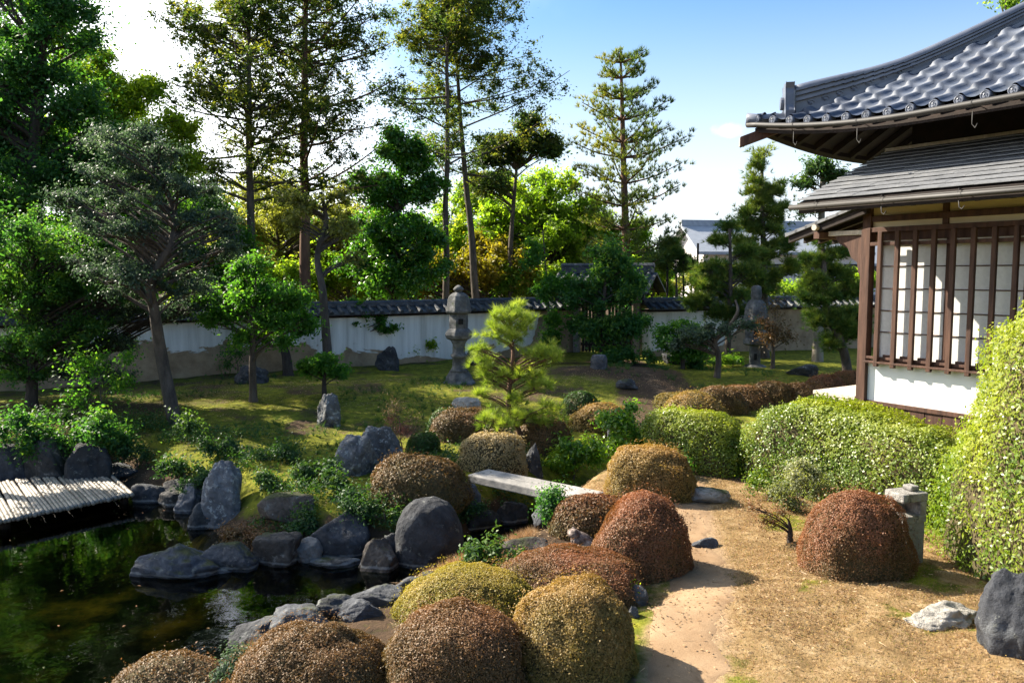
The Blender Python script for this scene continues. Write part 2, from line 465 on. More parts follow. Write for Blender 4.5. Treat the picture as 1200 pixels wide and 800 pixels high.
# stone
def stone(name, stops, scale, spots, moss=0.0, strata=4.0):
    m, n, l, bs = newmat(name)
    t = n.new('ShaderNodeTexCoord'); v = t.outputs['Object']; oi = n.new('ShaderNodeObjectInfo'); g = n.new('ShaderNodeNewGeometry')
    off = n.new('ShaderNodeVectorMath'); off.operation = 'ADD'; l.new(v, off.inputs[0])
    sc = n.new('ShaderNodeMath'); sc.operation = 'MULTIPLY'; sc.inputs[1].default_value = 30; l.new(oi.outputs['Random'], sc.inputs[0]); l.new(sc.outputs[0], off.inputs[1]); v = off.outputs[0]
    z1 = noise(n, l, v, scale, 9, .68, .5); r = ramp(n, stops); l.new(z1.outputs['Fac'], r.inputs['Fac'])
    hs = n.new('ShaderNodeHueSaturation'); l.new(r.outputs[0], hs.inputs['Color'])
    mr = n.new('ShaderNodeMapRange'); l.new(oi.outputs['Random'], mr.inputs['Value']); mr.inputs['To Min'].default_value = .7; mr.inputs['To Max'].default_value = 1.35; l.new(mr.outputs[0], hs.inputs['Value'])
    mr2 = n.new('ShaderNodeMapRange'); l.new(oi.outputs['Random'], mr2.inputs['Value']); mr2.inputs['To Min'].default_value = .3; mr2.inputs['To Max'].default_value = 1.2; l.new(mr2.outputs[0], hs.inputs['Saturation'])
    z2 = noise(n, l, v, spots[0], 6, .7); r2 = ramp(n, [(spots[1], (0, 0, 0)), (spots[1] + .05, (1, 1, 1))]); l.new(z2.outputs['Fac'], r2.inputs['Fac'])
    c = mix(n, l, r2.outputs[0], hs.outputs[0], spots[2])
    z5 = noise(n, l, v, 2.2, 5, .6); sp = n.new('ShaderNodeSeparateXYZ'); l.new(g.outputs['Normal'], sp.inputs[0])
    ma = n.new('ShaderNodeMath'); ma.operation = 'MULTIPLY_ADD'; l.new(sp.outputs['Z'], ma.inputs[0]); ma.inputs[1].default_value = .25; l.new(z5.outputs['Fac'], ma.inputs[2])
    r5 = ramp(n, [(.74 - moss, (0, 0, 0)), (.84 - moss, (1, 1, 1))]); l.new(ma.outputs[0], r5.inputs['Fac'])
    c = mix(n, l, r5.outputs[0], c.outputs[0], (.055, .062, .02))
    # pale dried waterline and dark wet foot just above the pond level
    sz = n.new('ShaderNodeSeparateXYZ'); l.new(g.outputs['Position'], sz.inputs[0])
    wz_ = n.new('ShaderNodeMath'); wz_.operation = 'MULTIPLY_ADD'; l.new(z2.outputs['Fac'], wz_.inputs[0]); wz_.inputs[1].default_value = -.05; l.new(sz.outputs['Z'], wz_.inputs[2])
    rw = ramp(n, [(0, (0, 0, 0)), (.35, (0, 0, 0)), (.45, (1, 1, 1)), (.6, (1, 1, 1)), (.75, (0, 0, 0))])
    mw = n.new('ShaderNodeMapRange'); l.new(wz_.outputs[0], mw.inputs['Value']); mw.inputs['From Min'].default_value = WZ - .03; mw.inputs['From Max'].default_value = WZ + .05; l.new(mw.outputs[0], rw.inputs['Fac'])
    fw = n.new('ShaderNodeMath'); fw.operation = 'MULTIPLY'; fw.inputs[1].default_value = .55; l.new(rw.outputs[0], fw.inputs[0])
    c = mix(n, l, fw.outputs[0], c.outputs[0], (.30, .30, .29))
    l.new(c.outputs[0], bs.inputs['Base Color']); bs.inputs['Roughness'].default_value = .82; bs.inputs['Specular IOR Level'].default_value = .3
    vo = n.new('ShaderNodeTexVoronoi'); vo.feature = 'DISTANCE_TO_EDGE'; vo.inputs['Scale'].default_value = 3.2
    wv = n.new('ShaderNodeVectorMath'); wv.operation = 'MULTIPLY_ADD'; l.new(z1.outputs['Color'], wv.inputs[0]); wv.inputs[1].default_value = (.35, .35, .35); l.new(v, wv.inputs[2]); l.new(wv.outputs[0], vo.inputs['Vector'])
    rc_ = ramp(n, [(0, (0, 0, 0)), (.045, (1, 1, 1))]); l.new(vo.outputs['Distance'], rc_.inputs['Fac'])
    wa = n.new('ShaderNodeTexWave'); wa.inputs['Scale'].default_value = strata; wa.inputs['Distortion'].default_value = 7; wa.inputs['Detail'].default_value = 4; wa.bands_direction = 'DIAGONAL'; l.new(v, wa.inputs['Vector'])
    z3 = noise(n, l, v, scale * 3.5, 9, .7)
    b1 = bump(n, l, rc_.outputs[0], .45, .02, bs); b2 = bump(n, l, wa.outputs['Fac'], .35, .03, bs, b1); bump(n, l, z3.outputs['Fac'], 1.0, .04, bs, b2)
    return m
M['rock'] = stone('blue_grey_stone', [(.3, (.022, .024, .03)), (.5, (.06, .064, .074)), (.72, (.145, .15, .16))], 4, (10, .60, (.19, .195, .18)), -.03)
M['rock_dark'] = stone('dark_stone', [(.3, (.014, .015, .018)), (.52, (.04, .042, .048)), (.75, (.10, .105, .11))], 4, (12, .61, (.15, .155, .14)), -.04, 3)
M['rock_brown'] = stone('brown_stone', [(.3, (.026, .021, .018)), (.52, (.075, .062, .052)), (.75, (.16, .14, .12))], 4.5, (9, .58, (.20, .19, .17)), .02, 5)
M['rock_lichen'] = stone('lichened_stone', [(.25, (.05, .052, .058)), (.55, (.16, .165, .18)), (.8, (.33, .34, .35))], 6, (14, .55, (.36, .37, .36)), .05, 6)
M['rock_pale'] = stone('pale_stone', [(.25, (.17, .155, .14)), (.55, (.30, .28, .25)), (.8, (.45, .43, .40))], 5, (10, .60, (.14, .13, .11)), -.05, 5)
M['lantern_stone'] = surf('weathered_granite', [(.28, (.035, .037, .038)), (.5, (.10, .10, .098)), (.75, (.23, .225, .215))], 6, .92, .9, .02, spots=(13, .6, (.09, .10, .07)))
M['slab_stone'] = surf('bridge_granite', [(.25, (.13, .125, .12)), (.55, (.28, .265, .245)), (.8, (.43, .41, .38))], 3.5, .88, .6, .02, spots=(16, .63, (.10, .10, .085)), stretch=(1, .5, 1))
M['frog_stone'] = surf('mottled_frog_stone', [(.35, (.05, .035, .03)), (.52, (.19, .145, .125)), (.7, (.40, .33, .29))], 26, .7, .8, .01)
# timber, plaster, tiles
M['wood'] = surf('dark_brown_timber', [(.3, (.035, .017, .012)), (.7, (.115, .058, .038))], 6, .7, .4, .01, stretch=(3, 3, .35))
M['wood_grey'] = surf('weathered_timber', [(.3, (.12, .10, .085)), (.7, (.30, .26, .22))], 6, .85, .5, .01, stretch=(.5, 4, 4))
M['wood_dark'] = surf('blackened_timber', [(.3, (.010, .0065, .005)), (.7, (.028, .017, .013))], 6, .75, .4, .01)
M['wood_pale'] = surf('sun_bleached_boards', [(.3, (.40, .34, .27)), (.7, (.62, .55, .46))], 5, .8, .4, .01, stretch=(1, 6, 1))
def tile_mat():
    m, n, l, bs = newmat('fired_roof_tile')
    a_ = n.new('ShaderNodeAttribute'); a_.attribute_name = 'v'; t = n.new('ShaderNodeTexCoord')
    r = ramp(n, [(0, (.04, .05, .078)), (.5, (.07, .085, .122)), (1, (.12, .137, .175))]); l.new(a_.outputs['Fac'], r.inputs['Fac'])
    z = noise(n, l, t.outputs['Object'], 7, 9, .7); r2 = ramp(n, [(.35, (.55, .55, .53)), (.6, (1, 1, 1))]); l.new(z.outputs['Fac'], r2.inputs['Fac'])
    c = mix(n, l, .8, r.outputs[0], r2.outputs[0], 'MULTIPLY'); l.new(c.outputs[0], bs.inputs['Base Color'])
    rr = n.new('ShaderNodeMapRange'); l.new(z.outputs['Fac'], rr.inputs['Value']); rr.inputs['To Min'].default_value = .6; rr.inputs['To Max'].default_value = .36; l.new(rr.outputs[0], bs.inputs['Roughness']); bs.inputs['Specular IOR Level'].default_value = .28
    z3 = noise(n, l, t.outputs['Object'], 40, 5, .6); bump(n, l, z3.outputs['Fac'], .2, .004, bs)
    return m
M['tile_sheet'] = tile_mat()
M['tile'] = surf('blue_grey_roof_tile', [(.3, (.075, .085, .115)), (.7, (.16, .175, .215))], 3, .32, .12, .005, spec=.5, scale2=30)
M['tile_dark'] = surf('dark_wall_tile', [(.3, (.025, .028, .034)), (.7, (.09, .095, .105))], 6, .5, .5, .01, spots=(10, .6, (.20, .20, .19)))
M['gutter'] = surf('dull_copper_gutter', [(.3, (.014, .012, .011)), (.7, (.032, .028, .024))], 5, .6, .1, .004, metal=0, spec=.5)
M['cream'] = surf('cream_plaster', [(.3, (.58, .48, .30)), (.7, (.70, .60, .40))], 2, .9, .15, .004, scale2=60)
M['white'] = surf('white_plaster', [(.3, (.74, .73, .70)), (.7, (.83, .82, .79))], 1.5, .9, .15, .004, scale2=60)
M['far_white'] = surf('far_white_wall', [(.3, (.62, .58, .55)), (.7, (.74, .70, .67))], .6, .9, .1, .01)
M['far_roof'] = surf('far_grey_roof', [(.3, (.27, .29, .32)), (.7, (.38, .40, .43))], 2, .55, .4, .03, stretch=(1, 12, 1))
M['glass'] = surf('dark_window_glass', [(.3, (.02, .025, .03)), (.7, (.05, .06, .07))], 1, .15, 0)
M['hollow_shade'] = surf('painted_hollow_shade', [(.3, (.008, .008, .008)), (.7, (.02, .02, .019))], 5, 1, .3, .01)  # near-black colour standing for the shade inside the lantern openings
def shoji_mat():
    m, n, l, b = newmat('shoji_paper')
    t = n.new('ShaderNodeTexCoord'); z = noise(n, l, t.outputs['Object'], 25, 6)
    r = ramp(n, [(.3, (.66, .65, .62)), (.7, (.76, .75, .72))]); l.new(z.outputs['Fac'], r.inputs['Fac'])
    l.new(r.outputs[0], b.inputs['Base Color']); b.inputs['Roughness'].default_value = .9
    tr = n.new('ShaderNodeBsdfTranslucent'); l.new(r.outputs[0], tr.inputs['Color'])
    ms = n.new('ShaderNodeMixShader'); ms.inputs[0].default_value = .18
    l.new(b.outputs[0], ms.inputs[1]); l.new(tr.outputs[0], ms.inputs[2]); l.new(ms.outputs[0], n['Material Output'].inputs['Surface'])
    return m
M['shoji'] = shoji_mat()
def shingle_mat():
    m, n, l, b = newmat('grey_shingle_roof')
    t = n.new('ShaderNodeTexCoord')
    mp = n.new('ShaderNodeMapping'); mp.inputs['Scale'].default_value = (1, 1, 1); l.new(t.outputs['Object'], mp.inputs['Vector'])
    z = noise(n, l, mp.outputs[0], 5, 8, .7)
    z2 = noise(n, l, mp.outputs[0], 40, 4, .6)
    r = ramp(n, [(.25, (.085, .09, .10)), (.55, (.15, .155, .165)), (.8, (.22, .22, .22))]); l.new(z.outputs['Fac'], r.inputs['Fac'])
    l.new(r.outputs[0], b.inputs['Base Color']); b.inputs['Roughness'].default_value = .62
    bump(n, l, z2.outputs['Fac'], .3, .008, b)
    return m
M['shingle'] = shingle_mat()
def bamboo_mat():
    m, n, l, b = newmat('weathered_bamboo')
    t = n.new('ShaderNodeTexCoord')
    z = noise(n, l, t.outputs['Object'], 6, 8, .7)
    oi = n.new('ShaderNodeObjectInfo')
    r = ramp(n, [(.25, (.13, .105, .08)), (.5, (.29, .25, .20)), (.8, (.46, .42, .35))]); l.new(z.outputs['Fac'], r.inputs['Fac'])
    k = n.new('ShaderNodeMapRange'); l.new(oi.outputs['Random'], k.inputs['Value']); k.inputs['To Min'].default_value = .55; k.inputs['To Max'].default_value = 1.1
    c = mix(n, l, 1, r.outputs[0], (1, 1, 1), 'MULTIPLY'); l.new(k.outputs[0], c.inputs['Color2'])
    l.new(c.outputs[0], b.inputs['Base Color']); b.inputs['Roughness'].default_value = .55
    bump(n, l, z.outputs['Fac'], .3, .01, b)
    return m
M['bamboo'] = bamboo_mat()
def wall_mat():
    """white plaster coat, fallen off in patches near the foot to show brown earth"""
    m, n, l, b = newmat('peeling_plaster_wall')
    g = n.new('ShaderNodeNewGeometry'); sp = n.new('ShaderNodeSeparateXYZ'); l.new(g.outputs['Position'], sp.inputs[0])
    a = n.new('ShaderNodeAttribute'); a.attribute_name = 'earth'
    mp = n.new('ShaderNodeMapping'); mp.inputs['Scale'].default_value = (.35, .35, .9); l.new(g.outputs['Position'], mp.inputs['Vector'])
    z = noise(n, l, mp.outputs[0], 2.2, 7, .6, .4)
    q = n.new('ShaderNodeMath'); q.operation = 'MULTIPLY_ADD'; l.new(z.outputs['Fac'], q.inputs[0]); q.inputs[1].default_value = 1.5; l.new(a.outputs['Fac'], q.inputs[2])
    s = n.new('ShaderNodeMath'); s.operation = 'SUBTRACT'; l.new(q.outputs[0], s.inputs[0]); l.new(sp.outputs['Z'], s.inputs[1])
    pm = ramp(n, [(.50, (0, 0, 0)), (.53, (1, 1, 1))]); l.new(s.outputs[0], pm.inputs['Fac'])
    z2 = noise(n, l, g.outputs['Position'], 3, 8, .65); z3 = noise(n, l, g.outputs['Position'], 1.0, 6, .6)
    mp2 = n.new('ShaderNodeMapping'); mp2.inputs['Scale'].default_value = (5, 5, .4); l.new(g.outputs['Position'], mp2.inputs['Vector'])
    z4 = noise(n, l, mp2.outputs[0], 1, 6, .6)
    wh = ramp(n, [(.28, (.42, .40, .36)), (.45, (.62, .60, .56)), (.65, (.76, .74, .70))]); l.new(z4.outputs['Fac'], wh.inputs['Fac'])
    br = ramp(n, [(.3, (.20, .135, .08)), (.7, (.40, .29, .18))]); l.new(z2.outputs['Fac'], br.inputs['Fac'])
    c = mix(n, l, pm.outputs[0], wh.outputs[0], br.outputs[0])
    l.new(c.outputs[0], b.inputs['Base Color']); b.inputs['Roughness'].default_value = .95
    b1 = bump(n, l, pm.outputs[0], .5, .02, b); b1.invert = True
    bump(n, l, z2.outputs['Fac'], .3, .01, b, b1)
    return m
M['plaster_wall'] = wall_mat()
def ground_mat():
    m, n, l, b = newmat('moss_and_soil')
    g = n.new('ShaderNodeNewGeometry'); pos = g.outputs['Position']
    def attr(nm):
        a = n.new('ShaderNodeAttribute'); a.attribute_name = nm; return a.outputs['Fac']
    za = noise(n, l, pos, 1.1, 8, .65); zb = noise(n, l, pos, 7, 8, .7); zc = noise(n, l, pos, 45, 5, .7)
    moss = ramp(n, [(.3, (.045, .042, .012)), (.48, (.125, .135, .016)), (.7, (.29, .275, .026))]); l.new(zb.outputs['Fac'], moss.inputs['Fac'])
    dry = ramp(n, [(.28, (.115, .075, .032)), (.5, (.235, .155, .072)), (.72, (.37, .27, .15))]); l.new(zb.outputs['Fac'], dry.inputs['Fac'])
    soil = ramp(n, [(.3, (.035, .026, .018)), (.6, (.085, .055, .034)), (.8, (.15, .095, .055))]); l.new(zb.outputs['Fac'], soil.inputs['Fac'])
    sand = ramp(n, [(.3, (.22, .145, .08)), (.7, (.37, .26, .16))]); l.new(zc.outputs['Fac'], sand.inputs['Fac'])
    algae = ramp(n, [(.47, (.012, .014, .007)), (.55, (.10, .08, .014)), (.66, (.50, .31, .035))]); l.new(za.outputs['Fac'], algae.inputs['Fac'])
    def wob(f, k=.9):
        q = n.new('ShaderNodeMath'); q.operation = 'MULTIPLY_ADD'; l.new(za.outputs['Fac'], q.inputs[0]); q.inputs[1].default_value = k; l.new(f, q.inputs[2])
        q2 = n.new('ShaderNodeMath'); q2.operation = 'MULTIPLY_ADD'; l.new(zb.outputs['Fac'], q2.inputs[0]); q2.inputs[1].default_value = k; l.new(q.outputs[0], q2.inputs[2])
        r = ramp(n, [(.42 + .9 * k - .42 * 0 - .1, (0, 0, 0)), (min(1, .42 + .9 * k + .12), (1, 1, 1))])
        mr = n.new('ShaderNodeMapRange'); mr.interpolation_type = 'SMOOTHSTEP'; l.new(q2.outputs[0], mr.inputs['Value'])
        mr.inputs['From Min'].default_value = .38 + k; mr.inputs['From Max'].default_value = .62 + k
        return mr.outputs[0]
    c = mix(n, l, wob(attr('dry')), moss.outputs[0], dry.outputs[0])
    c = mix(n, l, wob(attr('soil')), c.outputs[0], soil.outputs[0])
    c = mix(n, l, wob(attr('sand'), .5), c.outputs[0], sand.outputs[0])
    c = mix(n, l, attr('bed'), c.outputs[0], algae.outputs[0])
    l.new(c.outputs[0], b.inputs['Base Color']); b.inputs['Roughness'].default_value = 1; b.inputs['Specular IOR Level'].default_value = .1
    b1 = bump(n, l, zb.outputs['Fac'], .6, .05, b)
    bump(n, l, zc.outputs['Fac'], .7, .015, b, b1)
    return m
M['ground'] = ground_mat()
def sand_mat():
    m, n, l, b = newmat('trodden_sand')
    g = n.new('ShaderNodeNewGeometry'); pos = g.outputs['Position']
    za = noise(n, l, pos, 2.2, 8, .65); zc = noise(n, l, pos, 130, 4, .7)
    r = ramp(n, [(.3, (.23, .145, .08)), (.6, (.33, .225, .135)), (.8, (.41, .295, .19))]); l.new(za.outputs['Fac'], r.inputs['Fac'])
    r2 = ramp(n, [(.3, (.6, .6, .6)), (.6, (1, 1, 1))]); l.new(zc.outputs['Fac'], r2.inputs['Fac'])
    c = mix(n, l, .7, r.outputs[0], r2.outputs[0], 'MULTIPLY')
    l.new(c.outputs[0], b.inputs['Base Color']); b.inputs['Roughness'].default_value = 1; b.inputs['Specular IOR Level'].default_value = .1
    b1 = bump(n, l, za.outputs['Fac'], .4, .03, b); bump(n, l, zc.outputs['Fac'], .5, .006, b, b1)
    return m
M['sand'] = sand_mat()
def water_mat():
    m, n, l, b = newmat('pond_water')
    g = n.new('ShaderNodeNewGeometry')
    z = noise(n, l, g.outputs['Position'], 3.2, 3, .5, .6); z2 = noise(n, l, g.outputs['Position'], 14, 2, .5, .3)
    bp = n.new('ShaderNodeBump'); bp.inputs['Strength'].default_value = .16; bp.inputs['Distance'].default_value = .02; l.new(z.outputs['Fac'], bp.inputs['Height'])
    bp2 = n.new('ShaderNodeBump'); bp2.inputs['Strength'].default_value = .05; bp2.inputs['Distance'].default_value = .01; l.new(z2.outputs['Fac'], bp2.inputs['Height']); l.new(bp.outputs[0], bp2.inputs['Normal'])
    fr = n.new('ShaderNodeFresnel'); fr.inputs['IOR'].default_value = 1.45; l.new(bp2.outputs[0], fr.inputs['Normal'])
    tr = n.new('ShaderNodeBsdfTransparent'); tr.inputs['Color'].default_value = (.66, .69, .46, 1)
    gl = n.new('ShaderNodeBsdfGlossy'); gl.inputs['Roughness'].default_value = .03; l.new(bp2.outputs[0], gl.inputs['Normal'])
    ms = n.new('ShaderNodeMixShader'); l.new(fr.outputs[0], ms.inputs[0]); l.new(tr.outputs[0], ms.inputs[1]); l.new(gl.outputs[0], ms.inputs[2])
    l.new(ms.outputs[0], n['Material Output'].inputs['Surface'])
    return m
M['water'] = water_mat()

# ------------------------------------------------------------------ the ground, one sheet to the horizon
def axis(lo, hi, step, far):
    a = list(np.arange(lo, hi + 1e-6, step))
    s, x = step, a[-1]
    while x < far: s *= 1.22; x += s; a.append(x)
    s, x = step, a[0]
    while x > -far: s *= 1.22; x -= s; a.insert(0, x)
    return np.array(a)
gx, gy = axis(-9.5, 8, .07, 1500), axis(3.0, 24, .075, 1500)
GX, GY = np.meshgrid(gx, gy)
X, Y = GX.ravel(), GY.ravel()
Z = height(X, Y)
sdp = pond_sd(X, Y)
pd = poly_d(X, Y, PATH)
a_dry = sstep((X - .45 + .18 * (Y - 6)) / .9) * sstep((10.6 - Y) / 1.5)
a_dry = np.maximum(a_dry, .62 * np.exp(-((X - 1.9) ** 2 + (Y - 17.0) ** 2) / 2.2))
green = np.maximum.reduce([np.exp(-((X - cx) ** 2 + (Y - cy) ** 2) / r ** 2) for cx, cy, r in ((3.3, 6.1, .55), (2.9, 5.3, .4), (2.55, 7.6, .5), (1.9, 8.6, .5), (2.2, 5.9, .35))])
a_dry = a_dry * (1 - .5 * green * (.5 + .9 * (n2(X, Y, 3.5, 77) > -.1)))
a_dry = a_dry * (1 - .30 * (X > .5) * sstep((fbm(np.stack([X * 1.5, Y * 1.5, X * 0], 1), 81, 4) - .05) / .5))
a_soil = np.maximum(sstep((.75 - sdp) / .7) * (X < 1.6), .8 * np.exp(-((X - 1.9) ** 2 + (Y - 17.3) ** 2) / 2.0))
a_soil = np.maximum(a_soil, .5 * sstep((-3.6 - X) / 2.5)); a_soil = np.maximum(a_soil, .52 * (Y > 9) * (X < 3) * sstep((n2(X, Y, 1.1, 71) + .5 * n2(X, Y, 3.1, 72) - .0) / .5)); a_dry = np.maximum(a_dry, .40 * (X > -2.8) * (X < .6) * (Y < 7.4) * sstep(sdp / .3))
a_soil = np.maximum(a_soil, .7 * sstep((1.3 - pd) / .8) * (Y > 11)); a_soil = np.maximum(a_soil, .62 * (X > -3.2) * (X < .75) * (Y < 7.6) * sstep(sdp / .2)); a_soil = np.where((Y > 26) | (np.abs(X) > 14), .7, a_soil)
a_soil = np.maximum(a_soil, .45 * sstep((1.4 - sdp) / 1.2) * (X < 1))
a_sand = sstep((.62 - pd) / .62) * np.where(Y > 10.5, .42, .8)
a_bed = (sdp < -.02).astype(float)
nx, ny = len(gx), len(gy)
ii = (np.arange(ny - 1)[:, None] * nx + np.arange(nx - 1)[None]).ravel()
ground = mesh_np('ground', np.stack([X, Y, Z], 1), np.stack([ii, ii + 1, ii + nx + 1, ii + nx], 1), M['ground'],
                 attr={'dry': a_dry, 'soil': a_soil, 'sand': a_sand, 'bed': a_bed}, smooth=True)
tag(ground, kind='structure')
wv = np.array([[x, y, WZ] for y in np.linspace(1.5, 12.5, 12) for x in np.linspace(-13, 1.2, 12)])
wi = (np.arange(11)[:, None] * 12 + np.arange(11)[None]).ravel()
tag(mesh_np('water', wv, np.stack([wi, wi + 1, wi + 13, wi + 12], 1), M['water']), kind='structure')
# trodden path: a sheet that follows the ground, ragged at its edges
def make_path():
    pts = spline(np.array([[*Gz(px, py, 0)[:2], w] for px, py, w in PATH_PX[:9]]), 200)
    tg = unit(np.gradient(pts[:, :2], axis=0)); nr = np.stack([-tg[:, 1], tg[:, 0]], 1)
    K = 11
    V = []
    for i, p in enumerate(pts):
        wl_ = p[2] * (1 + .35 * n2([i * .09], [0], 1, 31)[0] + .16 * n2([i * .5], [3], 1, 32)[0])
        wr_ = p[2] * (1 + .35 * n2([i * .09], [9], 1, 33)[0] + .16 * n2([i * .5], [7], 1, 34)[0])
        for k in np.linspace(-wl_, wr_, K):
            V.append((p[0] + nr[i, 0] * k, p[1] + nr[i, 1] * k))
    V = np.array(V)
    z = height(V[:, 0], V[:, 1]) + .007
    e = np.tile(np.abs(np.linspace(-1, 1, K)) ** 8, len(pts))
    z = z - e * .02
    ii = (np.arange(len(pts) - 1)[:, None] * K + np.arange(K - 1)[None]).ravel()
    tag(mesh_np('path', np.column_stack([V, z]), np.stack([ii, ii + 1, ii + K + 1, ii + K], 1), M['sand'], smooth=True), kind='structure')
make_path()
# ------------------------------------------------------------------ the tea house
HC = np.array([4.0, 9.0]); HT = np.array([.5373, -.8434]); HN = np.array([-.8434, -.5373])
def H(u, n, z):
    p = HC + u * HT + n * HN
    return (p[0], p[1], z)
def hbox(mb, u0, u1, n0, n1, z0, z1):
    return mb.hexa([H(u0, n0, z0), H(u1, n0, z0), H(u1, n1, z0), H(u0, n1, z0), H(u0, n0, z1), H(u1, n0, z1), H(u1, n1, z1), H(u0, n1, z1)])
def hpart(name, mat, parent, boxes, bevel=.004):
    mb = MB()
    for b in boxes: hbox(mb, *b)
    return mb.build(name, mat, parent, bevel=bevel)
def build_house():
    t = thing('tea_house', 'wooden tea house with blue-grey tiled roof, shingled lower eave and barred paper window', 'tea house', H(0, 0, 0))
    UE = 7.5
    # plinth, walls
    hpart('plank_base', M['wood'], t, [(-.02 + i * .19, .165 + i * .19, -.03, .012 + .004 * (i % 2), .30, .955) for i in range(38)], .003)
    hpart('foundation', M['rock_dark'], t, [(-.02, UE, -3.2, -.04, -.3, .3)])
    hpart('lower_wall', M['white'], t, [(.05, UE, -.09, .0, .965, 1.40)], 0)
    hpart('base_rail', M['wood'], t, [(.05, UE, -.05, .03, .925, .972)])
    hpart('upper_wall', M['cream'], t, [(.05, UE, -.09, -.004, 2.905, 3.40)], 0)
    w = hpart('side_wall', M['cream'], t, [(.05, .12, -3.2, -.1, .3, 3.45)], 0)
    hpart('rear_wall', M['wood_dark'], t, [(.05, UE, -3.35, -3.2, .3, 4.2), (UE, UE + .1, -3.35, 0, .3, 4.2)], 0)
    hpart('clerestory_wall', M['wood_dark'], t, [(.0, UE, -.86, -.76, 3.6, 4.5), (.0, .1, -3.2, -.86, 3.4, 4.5)], 0)
    hpart('floor', M['wood_dark'], t, [(.1, UE, -3.2, -.1, .88, .95)], 0)
    # frame timbers
    hpart('corner_post', M['wood'], t, [(-.055, .055, -.05, .055, .3, 2.9), (-.05, .05, -.045, .045, 2.9, 3.42)], .006)
    for u in (1.72, 3.6, 5.5):
        hpart('post', M['wood'], t, [(u - .05, u + .05, -.05, .05, .96, 2.88)], .005)
    hpart('lintel', M['wood'], t, [(-.05, UE, -.05, .045, 2.85, 2.903)])
    hpart('upper_beam', M['wood'], t, [(.05, UE, -.02, .03, 2.965, 3.03)])
    hpart('eave_beam', M['wood_dark'], t, [(-.4, UE, -.07, .05, 3.27, 3.38)])
    for u in (.87, 1.75, 2.6, 3.5, 4.4):
        hpart('short_post', M['wood'], t, [(u - .03, u + .03, -.02, .026, 2.905, 3.27)])
    # paper windows with glazing bars; bars of the lattice stand in front
    for u0, u1 in ((.10, 1.66), (1.80, 3.52), (3.68, 5.42)):
        win = hpart('paper_window', M['shoji'], t, [(u0 + .03, u1 - .03, -.075, -.07, 1.46, 2.80)], 0)
        hpart('window_frame', M['wood'], win, [(u0, u1, -.09, -.03, 1.42, 1.462), (u0, u1, -.09, -.03, 2.76, 2.85), (u0, u0 + .035, -.088, -.032, 1.462, 2.76), (u1 - .035, u1, -.088, -.032, 1.462, 2.76), ((u0 + u1) / 2 - .02, (u0 + u1) / 2 + .02, -.087, -.04, 1.462, 2.76)], .003)
        hpart('glazing_bars', M['wood'], win, [(u0 + .03, u1 - .03, -.069, -.058, z - .006, z + .006) for z in (1.745, 1.985, 2.23, 2.475)] , .0015)
    sill = hpart('window_sill', M['wood'], t, [(.06, UE, -.03, .105, 1.402, 1.425), (.06, UE, .028, .06, 1.445, 1.475)])
    for i in range(18): hpart('sill_block', M['wood'], sill, [(.24 + .2 * i, .36 + .2 * i, .0, .028, 1.43, 1.50)], .002)
    for i in range(24):
        u = .2 + .2 * i
        if u > 4.9: break
        hpart('lattice_bar', M['wood'], t, [(u - .024, u + .024, .062, .104, 1.37 if i % 1 == 0 else 1.4, 2.85)], .004)
    hpart('lattice_rail', M['wood'], t, [(.06, UE, .03, .06, 2.70, 2.74)])
    # veranda at the far corner
    v = hpart('veranda', M['wood_pale'], t, [(-.62, -.06, -2.9 + i * .148, -2.756 + i * .148, .955, 1.0) for i in range(20)], .004)
    hpart('veranda_beam', M['wood_pale'], v, [(-.60, -.08, .02, .06, .86, .95), (-.60, -.55, -2.9, .02, .86, .95)])
    for n in (0.0, -1.4, -2.8):
        hpart('veranda_post', M['wood'], v, [(-.6, -.5, n - .05, n + .05, -.2, .86)])
    # ---- lower shingled roof
    mb = MB(); e0, e1 = -.27, UE; rr = random.Random(3)
    zl = lambda n: 3.16 + (.9 - n) * .4125
    n_ = .9; k = 0
    while n_ > -.72:
        n1 = n_ - .155
        u = e0 - rr.random() * .0
        while u < e1:
            u2 = min(u + rr.uniform(.22, .42), e1)
            j = rr.uniform(-.003, .003)
            za, zb = zl(n_) + .034 + j, zl(n1 - .05) + .003 + j
            mb.hexa([H(u + .001, n_, za - .012), H(u2 - .001, n_, za - .012), H(u2 - .001, n1 - .05, zb - .006), H(u + .001, n1 - .05, zb - .006),
                     H(u + .001, n_, za), H(u2 - .001, n_, za), H(u2 - .001, n1 - .05, zb), H(u + .001, n1 - .05, zb)])
            u = u2
        n_ -= .135
    lr = mb.build('lower_roof', M['shingle'], t)
    mb = MB()
    mb.hexa([H(e0 + .02, .88, zl(.88) - .075), H(e1, .88, zl(.88) - .075), H(e1, -.76, zl(-.76) - .075), H(e0 + .02, -.76, zl(-.76) - .075),
             H(e0 + .02, .88, zl(.88) - .006), H(e1, .88, zl(.88) - .006), H(e1, -.76, zl(-.76) - .006), H(e0 + .02, -.76, zl(-.76) - .006)])
    mb.build('roof_board', M['wood_dark'], lr)
    mb = MB()
    for i in range(26):
        u = -.2 + .3 * i
        mb.hexa([H(u - .025, .82, zl(.82) - .15), H(u + .025, .82, zl(.82) - .15), H(u + .025, -.7, zl(-.7) - .15), H(u - .025, -.7, zl(-.7) - .15),
                 H(u - .025, .82, zl(.82) - .077), H(u + .025, .82, zl(.82) - .077), H(u + .025, -.7, zl(-.7) - .077), H(u - .025, -.7, zl(-.7) - .077)])
    mb.build('rafters', M['wood_dark'], lr)
    hpart('fascia', M['wood_dark'], lr, [(e0 + .01, e1, .855, .885, zl(.87) - .13, zl(.87) - .012)])
    hpart('ridge_flashing', M['wood_pale'], lr, [(e0, e1, -.76, -.66, zl(-.7) - .005, zl(-.7) + .045)])
